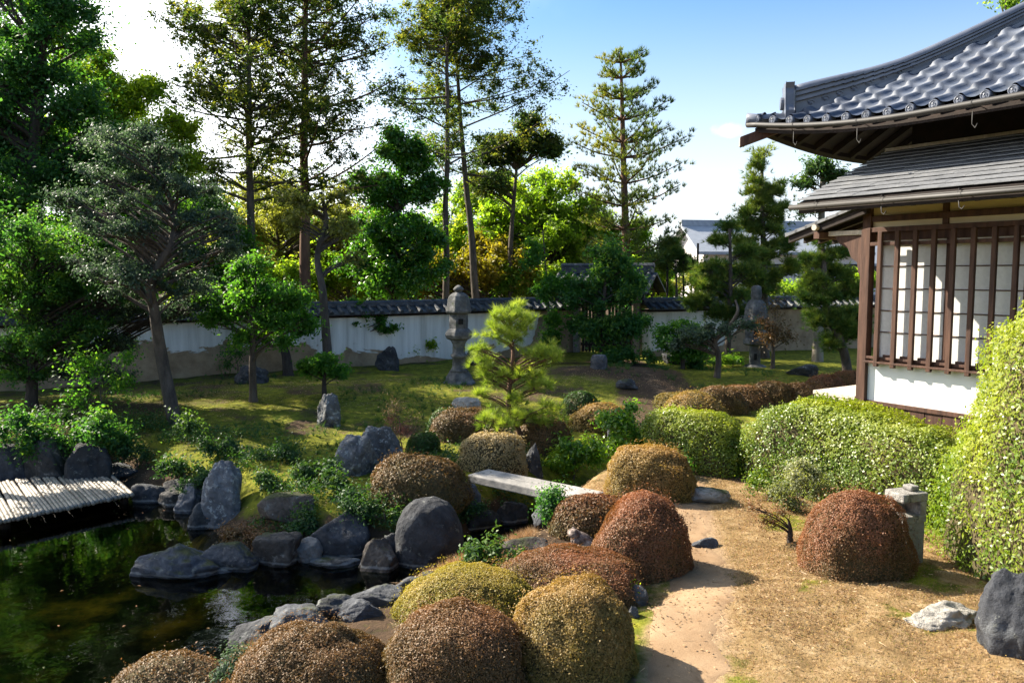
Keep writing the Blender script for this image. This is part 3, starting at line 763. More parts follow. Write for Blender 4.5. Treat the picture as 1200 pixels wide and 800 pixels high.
    g = MB(); g.tube([H(-.34, .935, 3.105), H(2, .935, 3.10), H(e1, .935, 3.09)], .025, 10)
    g.tube([H(-.34, .935, 3.13), H(e1, .935, 3.12)], .009, 6)
    gut = g.build('gutter', M['gutter'], lr, smooth=True)
    for u in (.0, .75, 1.5, 2.25, 3.0):
        h = MB(); h.tube([H(u, .86, 3.14), H(u, .95, 3.155), H(u, .985, 3.10), H(u, .95, 3.045), H(u, .90, 3.05)], .005, 6)
        h.tube([H(u, .95, 3.06), H(u + .01, .955, 2.99), H(u + .035, .955, 2.97), H(u + .06, .955, 3.0)], .0045, 6)
        h.build('gutter_hook', M['gutter'], gut, smooth=True)
    # ---- small pent eave on the far side
    zs = lambda u: 3.17 + u * .30
    mb = MB()
    for i in range(7):
        ua, ub = .0 - .14 * i, -.17 - .14 * i
        mb.hexa([H(ub, .16, zs(ub) - .03), H(ua, .16, zs(ua) - .03), H(ua, -2.9, zs(ua) - .03), H(ub, -2.9, zs(ub) - .03),
                 H(ub, .16, zs(ub) + .012), H(ua, .16, zs(ua)), H(ua, -2.9, zs(ua)), H(ub, -2.9, zs(ub) + .012)])
    se = mb.build('side_eave', M['shingle'], t)
    mb = MB()
    for i in range(11):
        n = .1 - .28 * i
        mb.hexa([H(-.98, n - .03, zs(-.98) - .11), H(.05, n - .03, zs(0) - .11), H(.05, n + .03, zs(0) - .11), H(-.98, n + .03, zs(-.98) - .11),
                 H(-.98, n - .03, zs(-.98) - .034), H(.05, n - .03, zs(0) - .034), H(.05, n + .03, zs(0) - .034), H(-.98, n + .03, zs(-.98) - .034)])
    mb.build('rafters', M['wood_dark'], se)
    hpart('purlin', M['wood'], se, [(-.62, -.54, -2.9, .14, 2.80, 2.88)])
    pm = MB(); pm.tube([H(-.58, .13, 2.93), H(-.58, .19, 2.93)], .035, 10); pm.build('purlin_end', M['wood_pale'], se)
    hpart('arm_beam', M['wood_pale'], t, [(-.5, -.06, -.03, .03, 2.83, 2.885)])
    mb = MB(); prof = [(-.06, 2.82), (-.06, 2.36), (-.10, 2.40), (-.12, 2.52), (-.20, 2.58), (-.24, 2.68), (-.36, 2.74), (-.42, 2.82)]
    k = len(prof)
    mb.add([H(u, -.02, z) for u, z in prof] + [H(u, .02, z) for u, z in prof], [tuple(range(k)), tuple(range(2 * k - 1, k - 1, -1))] + [(i, (i + 1) % k, k + (i + 1) % k, k + i) for i in range(k)])
    mb.build('bracket', M['wood'], t)
    # ---- upper tiled roof: hipped, concave, swept up at the corner
    U0, N0, ZE, P = -1.2, .5, 3.97, .24
    def zroof(a, s):
        lift = .21 * np.clip(1 - a / 2.1, 0, 1) ** 2 * np.exp(-s / 1.3)
        return ZE + .5 * s + .045 * s * s + lift
    def roof_sheet(side, amax):
        du = P / 12
        A = np.arange(-.06, amax, du); rows = []
        nc = 14
        for c in range(nc):
            for q, dz in ((0, .050), (.5, .026), (1.0, .002)):
                rows.append(((c + q) * P, dz))
        Vv, idx = [], -np.ones((len(rows), len(A)), int)
        for r_, (s, dz) in enumerate(rows):
            ph = (A / P) % 1.0
            prof = np.where(ph < .36, +.040 * np.sin(np.pi * ph / .36) ** .8, -.018 * np.sin(np.pi * (ph - .36) / .64))
            zz = zroof(np.maximum(A, 0), s) + prof + dz + .03
            for i, a in enumerate(A):
                u, n = (U0 + a, N0 - s + .03) if side == 0 else (U0 + s - .03, N0 - a)
                idx[r_, i] = len(Vv); Vv.append(H(u, n, zz[i]))
        Ff = []
        for r_ in range(len(rows) - 1):
            s = rows[r_][0]
            for i in range(len(A) - 1):
                if A[i] + .02 < s - .02: continue
                Ff.append((idx[r_, i], idx[r_, i + 1], idx[r_ + 1, i + 1], idx[r_ + 1, i]))
        hv = np.array([(math.sin(int(np.floor(A[i] / P)) * 12.9898 + (r_ // 3) * 78.233) * 43758.5453) % 1 for r_ in range(len(rows)) for i in range(len(A))])
        return np.array(Vv), np.array(Ff), hv
    Vv, Ff, hv = roof_sheet(0, 8.5)
    ur = mesh_np('upper_roof', Vv, Ff, M['tile_sheet'], t, attr={'v': hv})
    Vv, Ff, hv = roof_sheet(1, 5.0)
    mesh_np('side_roof', Vv, Ff, M['tile_sheet'], t, attr={'v': hv})
    # round eave tiles with a whorl in relief
    def disc(side, a):
        u, n = (U0 + a, N0 + .045) if side == 0 else (U0 - .045, N0 - a)
        z = float(zroof(a, 0)) + .052
        d = np.array(H(0, 1, 0)) - np.array(H(0, 0, 0)) if side == 0 else np.array(H(-1, 0, 0)) - np.array(H(0, 0, 0))
        p = np.array(H(u, n, z)); mb = MB()
        mb.tube([p - d * .10, p + d * .012], .047, 14)
        e = np.array([d[1], -d[0], 0])
        for rad, off, wd in ((.041, .012, .007),):
            ring = [p + d * off + (e * math.cos(q) + np.array([0, 0, 1]) * math.sin(q)) * rad for q in np.linspace(0, 2 * math.pi, 17)]
            mb.tube(ring, wd, 5, cap=False)
        for k in range(3):
            arc = [p + d * .012 + (e * math.cos(q + k * 2.094) + np.array([0, 0, 1]) * math.sin(q + k * 2.094)) * (.010 + .008 * q) for q in np.linspace(.2, 2.0, 6)]
            mb.tube(arc, [.008, .0075, .0065, .005, .004, .002], 5)
        return mb
    for i in range(34):
        disc(0, (i + .18) * P).build('eave_tile', M['tile'], ur)
    for i in range(1, 6):
        disc(1, (i + .18) * P).build('eave_tile', M['tile'], ur)
    # under-eave boards, fascia, rafters, hip rafter
    def sheet(side, s0, s1, amax, dz, nm, mat, par, thick=.03):
        A = np.linspace(0, amax, 60); mb = MB()
        for a, b in zip(A[:-1], A[1:]):
            q = []
            for zt in (-thick, 0):
                for (aa, ss) in ((a, s0), (b, s0), (b, min(s1, b + .05)), (a, min(s1, a + .05))):
                    u, n = (U0 + aa, N0 - ss) if side == 0 else (U0 + ss, N0 - aa)
                    q.append(H(u, n, float(zroof(aa, ss)) + dz + zt))
            mb.hexa(q)
        return mb.build(nm, mat, par)
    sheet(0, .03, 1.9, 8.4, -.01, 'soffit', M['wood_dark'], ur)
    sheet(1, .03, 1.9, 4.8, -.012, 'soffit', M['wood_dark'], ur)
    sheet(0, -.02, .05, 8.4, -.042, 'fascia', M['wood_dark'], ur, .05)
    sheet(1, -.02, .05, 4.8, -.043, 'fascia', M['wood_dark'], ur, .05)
    for side, amax in ((0, 8.2), (1, 4.6)):
        mb = MB()
        for a in np.arange(.3, amax, .36):
            q = []
            for zt in (-.13, -.05):
                for aa, ss in ((a - .028, .08), (a + .028, .08), (a + .028, min(1.9, a)), (a - .028, min(1.9, a))):
                    u, n = (U0 + aa, N0 - ss) if side == 0 else (U0 + ss, N0 - aa)
                    q.append(H(u, n, float(zroof(aa, ss)) + zt))
            mb.hexa(q)
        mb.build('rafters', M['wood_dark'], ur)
    mb = MB(); q = []
    for zt in (-.27, -.15):
        for w_, o in ((-.13, -.05), (-.13, .05), (1.9, .05), (1.9, -.05)):
            q.append(H(U0 + w_ + o * .7, N0 - w_ + o * .7, float(zroof(max(w_, 0), max(w_, 0))) + zt + (.10 if w_ > 1 else 0)))
    mb.hexa(q)
    hrf = mb.build('hip_rafter', M['wood'], ur, bevel=.004)
    mb = MB(); q = []
    for zt in (-.262, -.158):
        for w_, o in ((-.136, -.042), (-.136, .042), (-.1305, .042), (-.1305, -.042)):
            q.append(H(U0 + w_ + o * .7, N0 - w_ + o * .7, float(zroof(0, 0)) + zt))
    mb.hexa(q); mb.build('end_cap', M['wood_pale'], hrf)
    hpart('wall_plate', M['wood_dark'], ur, [(-.1, UE, -.9, -.78, 4.42, 4.60), (-.1, .02, -3.2, -.9, 4.42, 4.60)])
    # gutter
    A = np.linspace(-.05, 8.4, 60)
    g = MB(); g.tube([H(U0 + a, N0 + .10, float(zroof(max(a, 0), 0)) - .015) for a in A], .032, 10)
    gut = g.build('gutter', M['gutter'], ur, smooth=True)
    for a in (.62, 1.42, 2.6, 3.6, 4.6):
        z = float(zroof(a, 0)); u = U0 + a; h = MB()
        h.tube([H(u, .5, z - .02), H(u, .62, z + .012), H(u, .652, z - .03), H(u, .62, z - .07)], .005, 6)
        h.tube([H(u, .60, z - .08), H(u, .60, z - .2), H(u + .03, .6, z - .24), H(u + .05, .6, z - .2)], .0045, 6)
        h.build('gutter_hook', M['gutter'], gut, smooth=True)
    # hip ridge: stacked noshi tiles with a round cap, and an end tile
    ws = np.linspace(.30, 3.2, 40)
    def hip(w): return np.array(H(U0 + w, N0 - w, float(zroof(w, w))))
    layers = [(.155, -.02, .05), (.115, .05, .15), (.155, .15, .18), (.10, .18, .215), (.14, .215, .245), (.09, .245, .275), (.125, .275, .30)]
    side = unit(np.array([*(HT - HN) / math.sqrt(2), 0])[None])[0]
    perp = np.array([side[1], -side[0], 0])
    hs = lambda w: 1 - .38 * float(sstep((w - .35) / .9))
    mb = MB()
    for hw, z0_, z1_ in layers:
        for a, b in zip(ws[:-1], ws[1:]):
            pa, pb = hip(a), hip(b); z0, z1 = z0_ * hs(a), z1_ * hs(a)
            mb.hexa([pa - perp * hw + [0, 0, z0], pa + perp * hw + [0, 0, z0], pb + perp * hw + [0, 0, z0], pb - perp * hw + [0, 0, z0],
                     pa - perp * hw + [0, 0, z1 + .002], pa + perp * hw + [0, 0, z1 + .002], pb + perp * hw + [0, 0, z1 + .002], pb - perp * hw + [0, 0, z1 + .002]])
    hr = mb.build('hip_ridge', M['tile'], t)
    mb = MB(); mb.tube([hip(w) + [0, 0, .30 * hs(w)] for w in ws], .066, 10); mb.build('ridge_cap', M['tile'], hr, smooth=True)
    mb = MB()
    for i, w in enumerate(np.arange(.42, 1.25, .11)):       # scroll relief along the ridge side
        for sg in (1, -1):
            mb = MB(); c = hip(w) + perp * sg * .118 + [0, 0, .10]
            arc = [c + side * (.045 * math.cos(q)) * (1 - q / 9) + np.array([0, 0, .035 * math.sin(q) * (1 - q / 9)]) for q in np.linspace(0, 5.2, 10)]
            mb.tube(arc, .012, 5); mb.build('scroll_relief', M['tile'], hr)
    # end tile (plain ornamental end with shoulders and curled feet)
    mb = MB(); prof = [(-.20, -.04), (.20, -.04), (.24, .05), (.19, .12), (.18, .26), (.15, .32), (.19, .385), (.09, .365), (0, .40), (-.09, .365), (-.19, .385), (-.15, .32), (-.18, .26), (-.19, .12), (-.24, .05)]
    p0 = hip(.25); k = len(prof)
    mb.add([p0 - side * .05 + perp * x + [0, 0, z] for x, z in prof] + [p0 + side * .05 + perp * x + [0, 0, z] for x, z in prof],
           [tuple(range(k)), tuple(range(2 * k - 1, k - 1, -1))] + [(i, (i + 1) % k, k + (i + 1) % k, k + i) for i in range(k)])
    mb.tube([p0 - side * .09 + [0, 0, .17], p0 - side * .05 + [0, 0, .17]], .075, 14)
    mb.build('ridge_end_tile', M['tile'], hr, bevel=.008)
    mb = MB(); pk = hip(.0)
    mb.tube([pk - side * .12 + [0, 0, .06], pk + side * .06 + [0, 0, .04], pk + side * .25 + [0, 0, .05]], [.075, .07, .07], 12)
    mb.build('corner_tile', M['tile'], hr, smooth=True)
    # far slope and main ridge so the roof is whole
    top = float(zroof(5, 3.36)); mb = MB()
    mb.hexa([H(U0 + 3.3, N0 - 3.3, top - .1), H(UE, N0 - 3.3, top - .1), H(UE, N0 - 6.6, ZE), H(U0 + .2, N0 - 6.6, ZE), H(U0 + 3.3, N0 - 3.3, top), H(UE, N0 - 3.3, top), H(UE, N0 - 6.6, ZE + .1), H(U0 + .2, N0 - 6.6, ZE + .1)])
    mb.build('rear_roof', M['tile'], t)
    hpart('main_ridge', M['tile'], t, [(U0 + 3.2, UE, N0 - 3.52, N0 - 3.22, top - .1, top + .28)])
build_house()

# ------------------------------------------------------------------ garden wall and gate
def garden_wall(A, B, label, earth_f, zt=1.66, zb=-.45):
    A, B = np.array(A), np.array(B); L = np.linalg.norm(B - A); d = (B - A) / L; n = np.array([d[1], -d[0]])   # n towards the garden
    t = thing('garden_wall', label, 'wall', ((A + B)[0] / 2, (A + B)[1] / 2, 0))
    K = max(20, int(L / .25)); zz = np.linspace(zb, zt - .38, 9)
    V, E = [], []
    for sgn, rev in ((.16, 0), (-.16, 1)):
        for z in zz:
            for i in range(K + 1):
                p = A + d * L * i / K + n * sgn
                V.append((p[0], p[1], z)); E.append(earth_f(i / K))
    V = np.array(V); nb = (K + 1) * len(zz); Fs = []
    for s in (0, nb):
        for j in range(len(zz) - 1):
            for i in range(K):
                a = s + j * (K + 1) + i
                Fs.append((a, a + 1, a + K + 2, a + K + 1))
    for i in (0, K):
        for j in range(len(zz) - 1):
            a = j * (K + 1) + i; Fs.append((a, a + K + 1, nb + a + K + 1, nb + a))
    mesh_np('wall_body', V, np.array(Fs), M['plaster_wall'], t, attr={'earth': np.array(E)})
    def W3(s, q, z):
        p = A + d * s + n * q; return (p[0], p[1], z)
    mb = MB(); e = zt - .36
    mb.hexa([W3(-.05, -.24, e), W3(L + .05, -.24, e), W3(L + .05, .24, e), W3(-.05, .24, e), W3(-.05, -.22, e + .05), W3(L + .05, -.22, e + .05), W3(L + .05, .22, e + .05), W3(-.05, .22, e + .05)])
    mb.build('eave_board', M['wood_dark'], t)
    cap = MB()
    for sg in (1, -1):
        q = [W3(-.08, 0, e + .22), W3(L + .08, 0, e + .22), W3(L + .08, sg * .40, e + .055), W3(-.08, sg * .40, e + .055), W3(-.08, 0, e + .27), W3(L + .08, 0, e + .27), W3(L + .08, sg * .40, e + .095), W3(-.08, sg * .40, e + .095)]
        cap.hexa(q)
        for s in np.arange(.05, L, .27):
            j = rng.uniform(-.008, .008)
            cap.tube([W3(s, sg * .05, e + .265), W3(s + j, sg * .425, e + .10 + j)], .058, 8)
    cap.build('tile_cap', M['tile_dark'], t)
    rd = MB()
    for hw, z0, z1 in ((.11, .25, .30), (.095, .30, .335)):
        rd.hexa([W3(-.1, -hw, e + z0), W3(L + .1, -hw, e + z0), W3(L + .1, hw, e + z0), W3(-.1, hw, e + z0), W3(-.1, -hw, e + z1), W3(L + .1, -hw, e + z1), W3(L + .1, hw, e + z1), W3(-.1, hw, e + z1)])
    rd.tube([W3(-.12, 0, e + .345), W3(L + .12, 0, e + .345)], .055, 10)
    rd.build('ridge', M['tile_dark'], t)
WD = np.array([12.5, 8.1])
WA = np.array([-10.4, 16.2]) - WD * .45; WB = np.array([-10.4, 16.2]) + WD * .985
def earth_left(f):
    q = f * 1.435 - .45
    return float(np.interp(q, [-.4, 0, .3, .5, .62, .8, .87, .9, 1], [.75, .6, .5, .25, -.05, 0, .2, 1.6, 1.6]))
garden_wall(WA, WB, 'long earthen wall with peeling white plaster left of the roofed gate', earth_left)
garden_wall((3.85, 23.0), (16, 27.6), 'garden wall under white-edged tiles right of the roofed gate', lambda f: float(np.interp(f, [0, .2, .3, 1], [-.1, -.1, 1.5, 1.6])))

def build_gate():
    A = np.array([1.95, 23.85]); B = np.array([3.62, 23.05]); d = unit((B - A)[None])[0]; n = np.array([d[1], -d[0]]); c = (A + B) / 2; L = np.linalg.norm(B - A)
    g0 = hz(*c)
    t = thing('roofed_gate', 'small roofed wooden gate with slatted doors in the garden wall', 'gate', (c[0], c[1], g0))
    def Q(s, q, z):
        p = c + d * s + n * q; return (p[0], p[1], z)
    def qb(mb, s0, s1, q0, q1, z0, z1):
        return mb.hexa([Q(s0, q0, z0), Q(s1, q0, z0), Q(s1, q1, z0), Q(s0, q1, z0), Q(s0, q0, z1), Q(s1, q0, z1), Q(s1, q1, z1), Q(s0, q1, z1)])
    for s in (-L / 2, L / 2):
        qb(MB(), s - .09, s + .09, -.09, .09, g0 - .1, 2.0).build('gate_post', M['wood_grey'], t, bevel=.008)
        qb(MB(), s - .06, s + .06, -.62, -.5, g0 - .1, 1.9).build('rear_post', M['wood_grey'], t, bevel=.008)
    mb = qb(MB(), -L / 2 - .35, L / 2 + .35, -.07, .07, 1.78, 1.95); mb.build('lintel', M['wood_dark'], t, bevel=.006)
    for sg in (-1, 1):
        mb = MB()
        for i in range(7):
            s = sg * (.06 + i * .105) ; qb(mb, min(s, s + sg * .07), max(s, s + sg * .07), -.02, .02, g0 + .06, 1.68)
        for z in (.25, .9, 1.55): qb(mb, min(sg * .05, sg * .78), max(sg * .05, sg * .78), .021, .05, z, z + .08)
        mb.build('door', M['wood_dark'], t)
    # gabled roof
    zr, ze, hw, hl = 2.42, 1.88, 1.0, 1.5
    mb = MB()
    for sg in (1, -1):
        mb.hexa([Q(-hl, 0, zr - .06), Q(hl, 0, zr - .06), Q(hl, sg * hw, ze - .06), Q(-hl, sg * hw, ze - .06), Q(-hl, 0, zr), Q(hl, 0, zr), Q(hl, sg * hw, ze), Q(-hl, sg * hw, ze)])
        for s in np.arange(-hl + .05, hl, .25):
            mb.tube([Q(s, sg * .03, zr + .01), Q(s, sg * hw * .5, (zr + ze) / 2 - .02), Q(s, sg * (hw + .03), ze + .01)], .06, 8)
    rf = mb.build('roof', M['tile_dark'], t)
    mb = qb(MB(), -hl * .92, hl * .92, -.13, .13, zr - .02, zr + .16); mb.tube([Q(-hl * .95, 0, zr + .2), Q(hl * .95, 0, zr + .2)], .07, 8); mb.build('roof_ridge', M['tile_dark'], rf)
    mb = MB()
    for s in np.arange(-hl + .1, hl, .3):
        for sg in (1, -1):
            mb.hexa([Q(s - .03, 0, zr - .16), Q(s + .03, 0, zr - .16), Q(s + .03, sg * hw * .95, ze - .14), Q(s - .03, sg * hw * .95, ze - .14), Q(s - .03, 0, zr - .065), Q(s + .03, 0, zr - .065), Q(s + .03, sg * hw * .95, ze - .065), Q(s - .03, sg * hw * .95, ze - .065)])
    mb.build('rafters', M['wood_dark'], rf)
    for s in (-hl * .8, hl * .8):
        mb = MB(); mb.add([Q(s - .02, -.7, ze + .06), Q(s - .02, .7, ze + .06), Q(s - .02, 0, zr - .1), Q(s + .02, -.7, ze + .06), Q(s + .02, .7, ze + .06), Q(s + .02, 0, zr - .1)], [(0, 1, 2), (5, 4, 3), (0, 3, 4, 1), (1, 4, 5, 2), (2, 5, 3, 0)])
        mb.build('gable_board', M['wood'], rf)
build_gate()

# ------------------------------------------------------------------ houses beyond the wall
def far_house(label, corner, dirv, L, Wd, zw, zr, over=.5, base=-.3):
    c = np.array(corner); d = unit(np.array(dirv, float)[None])[0]; n = np.array([-d[1], d[0]])
    t = thing('house', label, 'house', (c[0], c[1], 0))
    def Q(s, q, z): p = c + d * s + n * q; return (p[0], p[1], z)
    mb = MB(); mb.hexa([Q(0, 0, base), Q(L, 0, base), Q(L, Wd, base), Q(0, Wd, base), Q(0, 0, zw), Q(L, 0, zw), Q(L, Wd, zw), Q(0, Wd, zw)])
    mb.add([Q(0, 0, zw), Q(0, Wd, zw), Q(0, Wd / 2, zr - .15), Q(.2, 0, zw), Q(.2, Wd, zw), Q(.2, Wd / 2, zr - .15)], [(0, 1, 2), (0, 2, 5, 3), (1, 4, 5, 2), (3, 5, 4)])
    mb.build('wall', M['far_white'], t)
    mb = MB(); sl = (zr - zw) / (Wd / 2)
    for sg in (0, 1):
        q0, q1 = (-over, Wd / 2) if sg == 0 else (Wd + over, Wd / 2)
        z0 = zw - over * sl
        mb.hexa([Q(-over, q0, z0), Q(L + over, q0, z0), Q(L + over, q1, zr), Q(-over, q1, zr), Q(-over, q0, z0 + .16), Q(L + over, q0, z0 + .16), Q(L + over, q1, zr + .16), Q(-over, q1, zr + .16)])
    rf = mb.build('roof', M['far_roof'], t)
    mb = MB(); mb.hexa([Q(-over, Wd / 2 - .2, zr + .05), Q(L + over, Wd / 2 - .2, zr + .05), Q(L + over, Wd / 2 + .2, zr + .05), Q(-over, Wd / 2 + .2, zr + .05), Q(-over, Wd / 2 - .15, zr + .4), Q(L + over, Wd / 2 - .15, zr + .4), Q(L + over, Wd / 2 + .15, zr + .4), Q(-over, Wd / 2 + .15, zr + .4)]); mb.build('ridge', M['far_roof'], rf)
    for s in np.arange(1.2, L - 1, 2.4):
        mb = MB(); mb.hexa([Q(s, -.05, 1.9), Q(s + 1.1, -.05, 1.9), Q(s + 1.1, .02, 1.9), Q(s, .02, 1.9), Q(s, -.05, 2.9), Q(s + 1.1, -.05, 2.9), Q(s + 1.1, .02, 2.9), Q(s, .02, 2.9)])
        w = mb.build('window', M['wood_dark'], t)
        mb = MB(); mb.hexa([Q(s + .08, -.07, 1.98), Q(s + 1.02, -.07, 1.98), Q(s + 1.02, -.052, 1.98), Q(s + .08, -.052, 1.98), Q(s + .08, -.07, 2.82), Q(s + 1.02, -.07, 2.82), Q(s + 1.02, -.052, 2.82), Q(s + .08, -.052, 2.82)]); mb.build('pane', M['glass'], w)
    for q in (Wd * .3, Wd * .62):
        mb = MB(); mb.hexa([Q(-.05, q, 2.1), Q(.02, q, 2.1), Q(.02, q + .7, 2.1), Q(-.05, q + .7, 2.1), Q(-.05, q, 3.0), Q(.02, q, 3.0), Q(.02, q + .7, 3.0), Q(-.05, q + .7, 3.0)])
        mb.build('window', M['wood_dark'], t)
far_house('white gabled house with grey tiled roof beyond the right-hand wall', (10.4, 43.5), (1, .18), 9.5, 4.2, 3.7, 5.0)
far_house('lower pale house glimpsed behind the pines beside the tea house', (18.5, 50), (1, .1), 9, 6, 3.2, 5.4)

# ------------------------------------------------------------------ stone lanterns, bridge, frog
def lantern_tall():
    p = G(538, 449); x, y, z = p; k = .00472
    t = thing('stone_lantern', 'tall weathered stone lantern with rounded cap on the moss before the white wall', 'stone lantern', p)
    def pr(l): return [(hw * k * 1.06, (492 - yy) * k) for hw, yy in l]
    MB().lathe(pr([(72, 510), (70, 488), (58, 478), (54, 462), (46, 448), (40, 438)]), p, 6, .3).build('pedestal', M['lantern_stone'], t, bevel=.02)
    MB().lathe(pr([(40, 440), (31, 430), (27, 420), (26, 382), (32, 378), (33, 368), (26, 363), (25, 325), (29, 316), (36, 305)]), p, 20).build('shaft', M['lantern_stone'], t, smooth=True)
    MB().lathe(pr([(36, 306), (52, 298), (57, 284), (54, 270), (46, 262), (40, 256)]), p, 6, .3).build('platform', M['lantern_stone'], t, bevel=.012)
    fb = MB(); hw = 40 * k; z0, z1 = (492 - 257) * k, (492 - 193) * k
    MB().lathe([(hw, z0), (hw * 1.05, (z0 + z1) / 2), (hw, z1)], p, 6, .3).build('firebox', M['lantern_stone'], t, bevel=.006)
    a = .3 + math.pi / 6 - math.pi * 2 / 3
    pass
    for j in range(6):
        a = .3 + math.pi / 6 + j * math.pi / 3
        c = p + np.array([math.cos(a) * hw * .88, math.sin(a) * hw * .88, (z0 + z1) / 2])
        if j == 4:
            MB().box(c, (.05, .095, .11), a).build('firebox_window', M['hollow_shade'], t)
    MB().lathe(pr([(30, 196), (50, 192), (54, 182), (49, 160), (46, 135), (40, 118), (26, 106), (14, 102)]), p, 6, .3).build('cap', M['lantern_stone'], t, bevel=.015)
    MB().lathe(pr([(14, 104), (12, 99), (19, 95), (21, 88), (15, 80), (4, 72)]), p, 16).build('finial', M['lantern_stone'], t, smooth=True)
lantern_tall()
def lantern_bell():
    p = G(884, 430); k = p[1] / 933 / 3.75
    t = thing('stone_lantern', 'stone lantern with bell-shaped cap between the pruned pines at right', 'stone lantern', p)
    def pr(l): return [(hw * k, (568 - yy) * k) for hw, yy in l]
    MB().lathe(pr([(58, 590), (56, 566), (44, 560), (36, 556)]), p, 6).build('pedestal', M['lantern_stone'], t, bevel=.02)
    MB().lathe(pr([(32, 562), (31, 520), (30, 474), (38, 470)]), p, 4, .6).build('shaft', M['lantern_stone'], t, bevel=.02)
    MB().box(p + np.array([-.02, -31 * k * .72, (568 - 520) * k]), (.05, .05, .16), .3).build('shaft_niche', M['hollow_shade'], t)
    MB().lathe(pr([(38, 472), (54, 464), (54, 446), (46, 438)]), p, 6).build('platform', M['lantern_stone'], t, bevel=.012)
    MB().lathe(pr([(44, 440), (46, 412), (42, 384)]), p, 6).build('firebox', M['lantern_stone'], t, bevel=.01)
    MB().box(p + np.array([-.05, -42 * k * .9, (568 - 412) * k]), (.12, .06, .13), 0).build('firebox_window', M['hollow_shade'], t)
    MB().lathe(pr([(40, 386), (58, 380), (60, 364), (52, 340), (50, 310), (40, 284), (26, 270)]), p, 6).build('cap', M['lantern_stone'], t, bevel=.02)
    MB().lathe(pr([(24, 272), (20, 264), (25, 255), (22, 232), (21, 214), (10, 208)]), p, 14).build('finial', M['lantern_stone'], t, smooth=True)
lantern_bell()
def lantern_post():
    p = G(1062, 655); x, y, z = p; rz = R(18)
    zt = at(1060, 574, y)[2] - z
    t = thing('stone_lantern', 'low square stone post lantern beside the russet azalea dome at right', 'stone lantern', p)
    ex = np.array([math.cos(rz), math.sin(rz), 0]); ey = np.array([-math.sin(rz), math.cos(rz), 0])
    def b(mb, x0, x1, y0, y1, z0, z1):
        c = lambda X_, Y_, Z_: p + ex * X_ + ey * Y_ + np.array([0, 0, Z_])
        return mb.hexa([c(x0, y0, z0), c(x1, y0, z0), c(x1, y1, z0), c(x0, y1, z0), c(x0, y0, z1), c(x1, y0, z1), c(x1, y1, z1), c(x0, y1, z1)])
    b(MB(), -.09, .09, -.09, .09, -.1, zt - .25).build('shaft', M['rock_pale'], t, bevel=.012)
    b(MB(), -.13, .092, -.10, .10, zt - .25, zt - .19).build('platform', M['rock_pale'], t, bevel=.008)
    mb = b(MB(), .03, .095, -.095, .095, zt - .19, zt - .075); b(mb, -.10, -.05, .05, .095, zt - .19, zt - .075); b(mb, -.05, .03, .06, .094, zt - .189, zt - .076)
    mb.build('firebox', M['rock_pale'], t, bevel=.006)
    b(MB(), -.16, .10, -.105, .105, zt - .075, zt).build('cap', M['rock_pale'], t, bevel=.014)
    b(MB(), -.03, .06, -.05, .05, zt, zt + .045).build('finial', M['rock_pale'], t, bevel=.015)
lantern_post()

def bridge():
    P4 = [(-.51, 8.98), (.74, 7.97), (.98, 8.26), (-.28, 9.25)]
    c = np.mean(P4, 0); z1, z0 = .10, .005
    t = thing('stone_bridge', 'pale granite slab bridge crossing the gully beyond the azaleas', 'bridge', (c[0], c[1], z0))
    P4 = np.array(P4)
    a, b_, c_, d_ = P4; ma, mb_ = (a * .53 + d_ * .47), (b_ * .5 + c_ * .5); g = unit((d_ - a)[None])[0] * .006
    for q in ((a, b_, mb_ - g, ma - g), (ma + g, mb_ + g, c_, d_)):
        V, Fs = [], []
        K, J = 40, 6
        for i in range(K + 1):
            for j in range(J + 1):
                u, v = i / K, j / J
                pp = (q[0] * (1 - u) + q[1] * u) * (1 - v) + (q[3] * (1 - u) + q[2] * u) * v
                V.append((pp[0], pp[1], z1))
        m = MB(); m.hexa([(*q[0], z0), (*q[1], z0), (*q[2], z0), (*q[3], z0), (*q[0], z1), (*q[1], z1), (*q[2], z1), (*q[3], z1)])
        o = m.build('slab', M['slab_stone'], t, bevel=.014)
bridge()

_ico = {}
def ico(n):
    if n not in _ico:
        import bmesh
        bm = bmesh.new(); bmesh.ops.create_icosphere(bm, subdivisions=n, radius=1)
        _ico[n] = (np.array([v.co[:] for v in bm.verts]), np.array([[v.index for v in f.verts] for f in bm.faces])); bm.free()
    return _ico[n]
def rock_geo(seed, r3, rough=.06, cuts=9, lean=0, taper=0, rz=0, kk=None):
    rg = np.random.default_rng(seed)
    D, Fc = ico(5)
    kk = kk or rg.uniform(2.4, 4.2)
    r = 1.12 / (np.abs(D) ** kk).sum(1) ** (1 / kk)
    for _ in range(cuts):
        n = rg.normal(size=3); n /= np.linalg.norm(n); dd = rg.uniform(.62, 1.0)
        q = D @ n
        r = np.minimum(r, np.where(q > .05, dd / np.maximum(q, .05), 9))
    p = D * r[:, None]
    rid = 1 - np.abs(fbm(p * 2.0 + seed * 1.7, seed + 40, 4))
    p = p * (1 + rough * fbm(p * 2.3 + seed, seed, 5)[:, None] + rough * .8 * (rid[:, None] - .6)) + D * (.35 * rough * np.abs(vnoise(p * 5 + seed * 3, seed + 9)))[:, None]
    h = (p[:, 2] + 1) / 2
    if taper:
        s = 1 - taper * np.clip(h, 0, 1)
        p[:, 0] *= s; p[:, 1] *= s
    p = p * np.array(r3)
    p[:, 0] += lean * h * r3[2]
    c, s = math.cos(rz), math.sin(rz)
    return np.column_stack([p[:, 0] * c - p[:, 1] * s, p[:, 0] * s + p[:, 1] * c, p[:, 2]]), Fc
_seed = [100]
